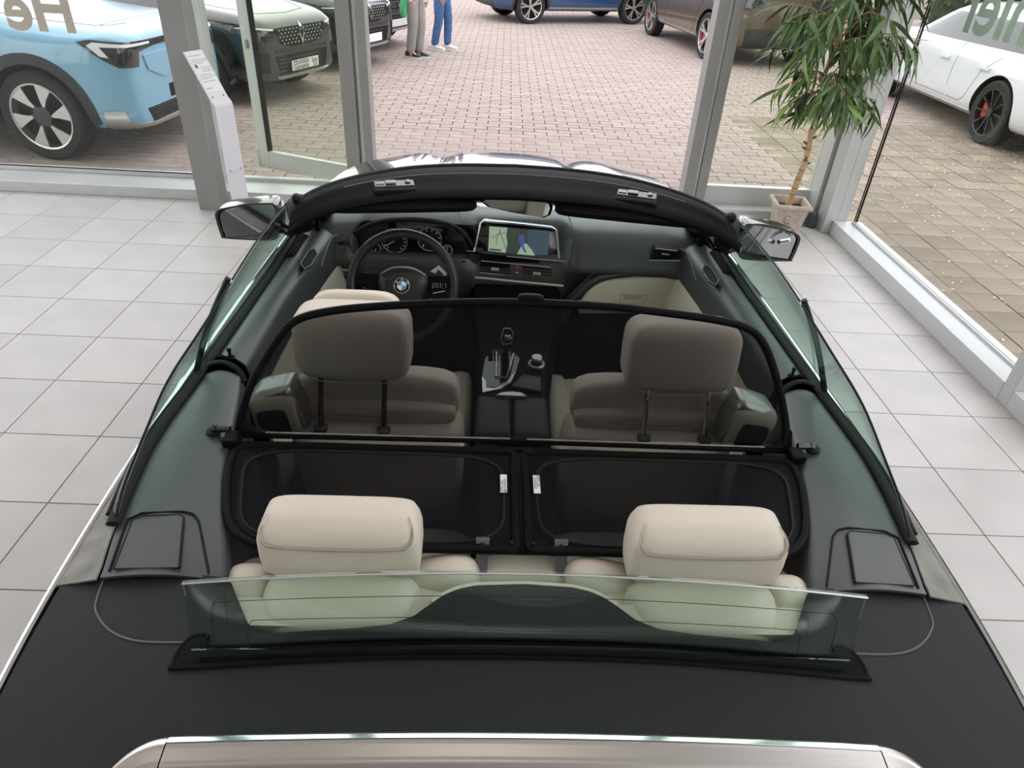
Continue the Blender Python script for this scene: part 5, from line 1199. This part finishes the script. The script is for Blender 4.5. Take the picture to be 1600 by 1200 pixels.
# ---- black compact SUVs in a row
def black_suv(name, label):
    c = Car(name, label, suv(4.3, 1.80, 1.58, 1.02, 1.0), (1.32, -1.32), 'black_paint', 1.80, group='black parked cars facing the driveway', wr=.34)
    c.add_wheels('five'); c.arches('cladding', wd=.05)
    g = c.decal([(-.46, .83), (.46, .83), (.38, .66), (.20, .62), (-.20, .62), (-.38, .66)], 'front', 'grille', 'rubber', .008, .02, seg=.05)
    for r in range(5):
        for q in range(-6, 7):
            y = q * .066 + (r % 2) * .033; z = .805 - r * .036; lim = .43 - max(0, (.80 - z)) * .5
            if abs(y) < lim and abs(y) > .06: c.decal([(y - .018, z), (y, z + .011), (y + .018, z), (y, z - .011)], 'front', 'grille_stud', 'alloy', .012, .006, g, seg=.2)
    c.decal([(0, .87), (.055, .75), (0, .63), (-.055, .75)], 'front', 'diamond_badge', 'chrome', .020, .012); c.decal([(0, .82), (.026, .75), (0, .68), (-.026, .75)], 'front', 'badge_centre', 'rubber', .0215, .004, seg=.2)
    c.decal([(-.50, .60), (.50, .60), (.46, .565), (-.46, .565)], 'front', 'bumper_strip', 'cladding', .014, .015)
    lg = c.decal([(-.50, .54), (.50, .54), (.44, .34), (-.44, .34)], 'front', 'lower_grille', 'rubber', .006, .012)
    for k in range(4): c.seam([(-.46, .50 - .042 * k), (.46, .50 - .042 * k)], 'front', 'grille_slat', 'cladding', .010, 8)
    c.decal([(-.50, .315), (.50, .315), (.46, .285), (-.46, .285)], 'front', 'silver_skid', 'silver', .014, .02)
    p = c.decal([(-.26, .47), (.26, .47), (.26, .36), (-.26, .36)], 'front', 'number_plate', 'white', .030, .012, seg=.3)
    for sd in (-1, 1):
        f = lambda P: [(sd * a, b) for a, b in P]
        h = c.decal(f([(.48, .84), (.72, .87), (.84, .86), (.82, .79), (.62, .76), (.47, .78)]), 'front', 'headlight', 'lamp_dark', .007, .02, seg=.05)
        c.decal(f([(.50, .825), (.72, .852), (.80, .845), (.80, .835), (.72, .838), (.50, .808)]), 'front', 'light_strip', 'white', .012, .005, h, seg=.05)
        c.decal(f([(.60, .58), (.76, .62), (.76, .40), (.62, .38)]), 'front', 'side_intake', 'rubber', .006, .012, seg=.05)
        vw = 'left' if sd > 0 else 'right'
        side_glass(c, [(.80, 1.03), (.2, 1.40), (-1.4, 1.42), (-1.75, 1.08)], vw); c.seam([(.60, .98), (.60, .40), (-.45, .38), (-.45, .98)], vw); c.decal([(-.92, .27), (.92, .27), (.92, .36), (-.92, .36)], vw, 'sill_cladding', 'cladding', .006, .015)
    c.seam([(.8, .66), (1.5, .58), (1.88, .42), (1.95, 0), (1.88, -.42), (1.5, -.58), (.8, -.66)], 'top')
    c.decal([(.40, -.60), (.92, -.64), (.92, .64), (.40, .60)], 'top', 'windscreen', 'dark_glass', .004, .01, seg=.12)
    return c
def copytree(o, parent=None):
    n = o.copy(); COL.objects.link(n); n.parent = parent
    for ch in o.children: copytree(ch, n)
    return n
def place(root, fx, fy, ang, half):
    a = math.radians(ang); root.location = (fx - half * math.cos(a), fy - half * math.sin(a), -.012); root.rotation_euler = (0, 0, a)
b1 = black_suv('compact_suv', 'black compact SUV with a hand-lettered white plate, nearest of the black row')
n0 = b1.root
n1 = copytree(n0); n2 = copytree(n0)
n1['label'] = 'black compact SUV half hidden behind the door post, middle of the black row'; n2['label'] = 'black compact SUV beside the walking pair, farthest of the black row'
# writing on the nearest plate
pl = [c for c in n0.children if c.name.startswith('number_plate')][0]
pm_ = max(v.co.x for v in pl.data.vertices)
for tx_, yy, zz, sz in (('Mobilität', .235, .422, .085), ('Garantie', .235, .368, .085), ('Easy', -.12, .415, .07), ('Car', -.14, .37, .06)):
    link('plate_print', textmesh(tx_, sz, frame((pm_ + .002, -yy, zz), (0, 1, 0), (0, 0, 1), (1, 0, 0)), .0006), 'print', pl)
place(n0, -2.44, 9.17, -22, 2.15); place(n1, -2.0, 11.45, -22, 2.15); place(n2, -1.85, 13.35, -22, 2.15)
# ---- blue SUV
def plain_suv(name, label, st, paint, W, wr, style, wheels, H, zs, rim='alloy', calip=None, clad='cladding', steer=0, tail='tail_red'):
    c = Car(name, label, st, wheels, paint, W, wr=wr); c.add_wheels(style, rimmat=rim, calip=calip, steer=steer)
    if clad: c.arches(clad, wd=.05)
    for sd, vw in ((1, 'left'), (-1, 'right')):
        side_glass(c, [(.82, zs + .04), (.2, H - .18), (-1.4, H - .17), (-1.85, zs + .09)], vw)
        c.seam([(.62, zs), (.62, .42), (.55, .36)], vw); c.seam([(-.40, H - .2), (-.40, .36)], vw); c.seam([(-.40, .36), (.55, .36)], vw); c.seam([(-1.25, zs), (-1.0, .75), (-.85, .42), (-.75, .36), (-.40, .36)], vw)
        for hx in (-.15, -1.05): c.decal([(hx - .11, zs - .16), (hx + .11, zs - .16), (hx + .11, zs - .13), (hx - .11, zs - .13)], vw, 'door_handle', paint, .028, .03)
        f = lambda P: [(sd * a, b) for a, b in P]
        c.decal(f([(.45, zs - .10), (.80, zs - .06), (.84, zs - .14), (.45, zs - .18)]), 'front', 'headlight', 'lamp_dark', .006, .015, seg=.06)
        c.decal(f([(.40, zs - .02), (.82, zs - .02), (.84, zs - .20), (.50, zs - .14)]), 'rear', 'tail_light', tail, .010, .02, seg=.06)
    c.decal([(-.42, .78), (.42, .78), (.36, .58), (-.36, .58)], 'front', 'grille', 'rubber', .006, .015); c.decal([(-.70, .62), (.70, .62), (.68, .30), (-.68, .30)], 'rear', 'rear_bumper', 'cladding', .008, .02); c.decal([(-.52, zs + .06), (.52, zs + .06), (.48, H - .16), (-.48, H - .16)], 'rear', 'rear_window', 'dark_glass', .004, .01)
    c.decal([(.42, -.62), (.95, -.66), (.95, .66), (.42, .62)], 'top', 'windscreen', 'dark_glass', .004, .01, seg=.12)
    return c
bl = plain_suv('family_suv', 'dark blue SUV with silver sill strip parked across the forecourt', suv(4.5, 1.84, 1.66, 1.05, 1.02), 'blue_paint', 1.84, .35, 'five', (1.35, -1.35), 1.66, 1.02)
for vw in ('left', 'right'): bl.decal([(-.95, .30), (.95, .30), (.95, .35), (-.95, .35)], vw, 'silver_strip', 'silver', .014, .02)
def place_by_wheel(root, wxl, wyl, lx, ly, ang):    # a wheel's ground contact (lx, ly in car axes) comes to stand at (wxl, wyl)
    a = math.radians(ang); root.rotation_euler = (0, 0, a); root.location = (wxl - (lx * math.cos(a) - ly * math.sin(a)), wyl - (lx * math.sin(a) + ly * math.cos(a)), -.012)
place_by_wheel(bl.root, .54, 17.75, -1.35, -.86, 22)
br_ = plain_suv('large_suv', 'bronze brown large SUV with dark spoked wheels, seen past the door post', suv(4.9, 2.0, 1.75, 1.12, 1.10, .26), 'brown_paint', 2.0, .385, 'five', (1.48, -1.48), 1.75, 1.10, rim='alloy', calip='red', clad=None, tail='lamp_dark')
for vw in ('left', 'right'): br_.decal([(-1.0, .32), (1.0, .32), (1.0, .37), (-1.0, .37)], vw, 'silver_strip', 'silver', .012, .02)
place_by_wheel(br_.root, 3.18, 16.98, 1.48, .94, 100)
wh = plain_suv('estate_car', 'white estate car with grey multi-spoke wheels outside the side window', suv(4.95, 1.88, 1.47, .95, .93, .20), 'white_paint', 1.88, .355, 'fine', (1.46, -1.42), 1.47, .93, rim='alloy_dark', calip='red', clad=None)
wh.decal([(-1.0, .24), (1.05, .24), (1.05, .29), (-1.0, .29)], 'left', 'sill_strip', 'silver', .010, .015); wh.seam([(.9, .965), (.3, .97), (-1.9, 1.0)], 'left', 'chrome_line', 'chrome', .006, 14)
place_by_wheel(wh.root, 5.86, 8.68, -1.42, .88, 90)
# ================================================================== TWO PEOPLE WALKING
mat('skin', (.52, .33, .25), .5); mat('jeans', (.06, .135, .29), .85, var=.25, vscale=14, bump=.3, bscale=120); mat('chinos', (.30, .28, .265), .85, var=.10, vscale=12)
mat('shirt_dark', (.05, .055, .07), .8); mat('shirt_light', (.55, .55, .57), .8); mat('green_cloth', (.07, .36, .16), .8, var=.2, vscale=10); mat('shoe_black', (.03, .03, .032), .6); mat('shoe_white', (.78, .78, .80), .5); mat('sole', (.74, .72, .68), .6); mat('hair', (.05, .035, .025), .6)
def skinned(name, verts, edges, radii, mt, parent, root=0, sub=2):
    me = bpy.data.meshes.new(name); me.from_pydata(verts, edges, []); o = bpy.data.objects.new(name, me); COL.objects.link(o)
    md = o.modifiers.new('k', 'SKIN'); md.use_smooth_shade = True
    for i, r in enumerate(radii):
        sv_ = me.skin_vertices[0].data[i]; sv_.radius = r if isinstance(r, tuple) else (r, r); sv_.use_root = (i == root)
    md2 = o.modifiers.new('s', 'SUBSURF'); md2.levels = sub; md2.render_levels = sub
    dg = bpy.context.evaluated_depsgraph_get(); nm = bpy.data.meshes.new_from_object(o.evaluated_get(dg)); bpy.data.objects.remove(o)
    nm.polygons.foreach_set('use_smooth', [True] * len(nm.polygons)); return link(name, nm, mt, parent)
def person(label, loc, rz, pants, shirt, shoe, stride, k):      # faces +x
    r = empty('person', (*loc, -.012), rz); tag(r, label, 'person')
    hp = .90; J = {}
    J['pel'] = Vector((0, 0, .95)); J['chest'] = Vector((.01, 0, 1.28)); J['neck'] = Vector((0, 0, 1.47)); J['head'] = Vector((.02, 0, 1.62))
    for s_, q in (('l', 1), ('r', -1)):
        st = stride * q
        J['hip' + s_] = Vector((0, .095 * q, .90)); J['ank' + s_] = Vector((st * .55 - .02, .085 * q, .085)); J['knee' + s_] = Vector((st * .28 + .04, .095 * q, .49)); J['toe' + s_] = Vector((st * .55 + .13, .10 * q, .035)); J['heel' + s_] = Vector((st * .55 - .06, .085 * q, .04))
        J['sho' + s_] = Vector((0, .19 * q, 1.40)); J['elb' + s_] = Vector((-.03 - .3 * st, .25 * q, 1.12)); J['wri' + s_] = Vector((.06 - .3 * st, .25 * q, .88)); J['han' + s_] = Vector((.08 - .3 * st, .245 * q, .82))
    names = list(J); idx = {n: i for i, n in enumerate(names)}; E = [('pel', 'chest'), ('chest', 'neck'), ('neck', 'head')]
    for s_ in 'lr': E += [('pel', 'hip' + s_), ('hip' + s_, 'knee' + s_), ('knee' + s_, 'ank' + s_), ('ank' + s_, 'toe' + s_), ('chest', 'sho' + s_), ('sho' + s_, 'elb' + s_), ('elb' + s_, 'wri' + s_), ('wri' + s_, 'han' + s_), ('ank' + s_, 'heel' + s_)]
    rad = {'pel': (.10, .13), 'chest': (.11, .15), 'neck': .055, 'head': (.085, .10)}
    def R(n): 
        if n in rad: return rad[n]
        return {'hip': .085, 'knee': .055, 'ank': .036, 'toe': .030, 'heel': .032, 'sho': .055, 'elb': .038, 'wri': .027, 'han': (.02, .035)}[n[:-1]]
    body = skinned('body', [J[n] for n in names], [(idx[a], idx[b]) for a, b in E], [R(n) for n in names], 'skin', r)
    # head with face and hair
    hc = Vector((.03, 0, 1.64)); MB().sellip(hc, (.095, .075, .12), .9, .9, 14, 20).build('head', 'skin', r)
    hd_ = [c for c in r.children if c.name.startswith('head')][0]
    MB().sellip(hc + Vector((-.018, 0, .03)), (.092, .082, .105), .9, .9, 12, 20).build('hair', 'hair', hd_)
    for q in (-1, 1):
        MB().sellip(hc + Vector((.086, q * .03, .01)), (.008, .012, .008), 1, 1, 6, 10).build('eye', 'white', hd_); MB().sellip(hc + Vector((0, q * .077, -.005)), (.016, .008, .026), 1, 1, 6, 10).build('ear', 'skin', hd_)
    MB().sellip(hc + Vector((.098, 0, -.02)), (.016, .011, .022), 1, 1, 6, 10).build('nose', 'skin', hd_); MB().sellip(hc + Vector((.088, 0, -.062)), (.008, .024, .006), 1, 1, 6, 10).build('mouth', 'tail_red', hd_)
    # hands with fingers
    for s_, q in (('l', 1), ('r', -1)):
        h = J['han' + s_]
        for f_ in range(4):
            b = h + Vector((.024 - .016 * f_, 0, -.02)); ln_ = (.062, .072, .068, .054)[f_]; MB().tube(smooth_path([b, b + Vector((.004, -.006 * q, -.5 * ln_)), b + Vector((.002, -.022 * q, -ln_))], 3), .0085, 7).build('finger', 'skin', body)
        b = h + Vector((.03, -.004 * q, .015)); MB().tube([b, b + Vector((.022, -.01 * q, -.025)), b + Vector((.024, -.014 * q, -.05))], .0095, 7).build('thumb', 'skin', body)
    # trousers
    V = [J['pel'] + Vector((0, 0, .08)), J['pel']]; ED = [(0, 1)]; RR = [(.115, .155), (.125, .165)]
    for s_ in 'lr':
        o = len(V); hp_, kn_, an_ = J['hip' + s_], J['knee' + s_], J['ank' + s_]
        V += [hp_, hp_.lerp(kn_, .5), kn_, kn_.lerp(an_, .5), an_ + Vector((.005, 0, -.03))]; ED += [(1, o), (o, o + 1), (o + 1, o + 2), (o + 2, o + 3), (o + 3, o + 4)]; RR += [.112 * k, .098 * k, .080 * k, .074 * k, .070 * k]
    skinned('trousers', V, ED, RR, pants, r, 1)
    V = [J['pel'] + Vector((0, 0, .06)), J['pel'] + Vector((0, 0, .18)), J['chest'], J['neck'] + Vector((0, 0, -.05))]; ED = [(0, 1), (1, 2), (2, 3)]; RR = [(.135, .175), (.125, .165), (.13, .18), (.075, .085)]
    for s_ in 'lr':
        o = len(V); V += [J['sho' + s_], J['elb' + s_], J['wri' + s_] + Vector((0, 0, .03))]; ED += [(2, o), (o, o + 1), (o + 1, o + 2)]; RR += [.075, .055, .042]
    skinned('jacket', V, ED, RR, shirt, r, 1)
    for s_, q in (('l', 1), ('r', -1)):
        a = J['ank' + s_]; cx_ = a.x + .055; cy_ = a.y
        sh = MB().loft([[Vector((cx_ + u * .145, cy_ + w * math.cos(t), z0 + (zz - z0) * (.5 + .5 * math.sin(t)))) for t in [2 * math.pi * j / 14 for j in range(14)]] for u, w, z0, zz in ((-1, .028, .02, .07), (-.9, .038, .018, .105), (-.5, .042, .018, .125), (-.1, .043, .018, .110), (.3, .048, .018, .080), (.7, .048, .018, .065), (.93, .036, .02, .052), (1.0, .018, .024, .042))]).build('shoe', shoe, r, ang=70)
        MB().loft([[Vector((cx_ + u * .150, cy_ + w * e, z)) for e, z in ((-1, .0), (1, .0), (1, .026), (-1, .026))] for u, w in ((-1, .03), (-.85, .042), (-.2, .044), (.35, .051), (.75, .048), (1.0, .024))]).build('sole', 'sole', sh, ang=50)
        if shoe == 'shoe_black':
            M = frame((cx_ - .045, cy_ - .0455, .038), (1, 0, 0), (0, .12, .99), (0, -1, 0)) if True else None
            link('shoe_letter', textmesh('N', .065, M, .002), 'white', sh)
    return r
p1_ = person('person in light grey trousers and black trainers with a green cloth at the side', (-1.48, 12.55), math.radians(-25), 'chinos', 'shirt_light', 'shoe_black', .05, 1.12)
gc = []
for i in range(9):
    t = i / 8; gc.append([Vector((-.02 + .06 * math.sin(a) * (1 + .4 * math.sin(5 * t + a)), -.27 + .028 * math.cos(a) * (1 + .5 * t), .92 - .30 * t)) for a in [2 * math.pi * j / 12 for j in range(12)]])
gco = MB().loft(gc).build('green_cloth', 'green_cloth', p1_, ang=80)
p2_ = person('person in blue jeans and white trainers walking beside the other', (-1.12, 13.45), math.radians(-20), 'jeans', 'shirt_dark', 'shoe_white', .16, 1.0)

# ================================================================== TALL HEDGE ADDED TO CUT THE SKY LIGHT FROM THE RIGHT
mat('hedge_leaf', (.045, .085, .022), .7, island=.35); mat('hedge_core', (.02, .035, .012), 1)
hg = empty('added_hedge', (13.0, 6, 0)); tag(hg, 'tall dense green hedge added beyond the white estate car to cut the sky light', 'hedge')
MB().box(-.5, .5, -15, 17, -.05, 4.2).build('branches', 'hedge_core', hg, smooth=False)
vs = []; fs = []
for k in range(16000):
    y = random.uniform(-15.2, 17.2); z = random.uniform(0, 4.5)
    if z > 4.2: x = random.uniform(-.6, .6)
    else: x = -.5 + random.uniform(-.22, .05)
    a = random.uniform(0, 6.28); b = random.uniform(-1, 1); l = random.uniform(.06, .12)
    d = Vector((math.cos(a) * math.cos(b), math.sin(a) * math.cos(b), math.sin(b))) * l; e = d.cross(Vector((random.random(), random.random(), 1))).normalized() * l * .45; c = Vector((x, y, z)); o = len(vs)
    vs += [c - d, c + e, c + d, c - e]; fs.append((o, o + 1, o + 2, o + 3))
me = bpy.data.meshes.new('hedge_foliage'); me.from_pydata(vs, [], fs); tag(link('hedge_foliage', me, 'hedge_leaf', hg), kind='stuff')

# ---- no piece sits deeper than thing > part > sub-part
bpy.context.view_layer.update()
def chain(o):
    c = [o]
    while c[-1].parent: c.append(c[-1].parent)
    return c[::-1]
deep = [(o, chain(o)[1], o.matrix_world.copy()) for o in bpy.data.objects if len(chain(o)) > 3]
for o, anc, mw in deep:
    o.parent = anc; o.matrix_parent_inverse = anc.matrix_world.inverted(); o.matrix_basis = mw
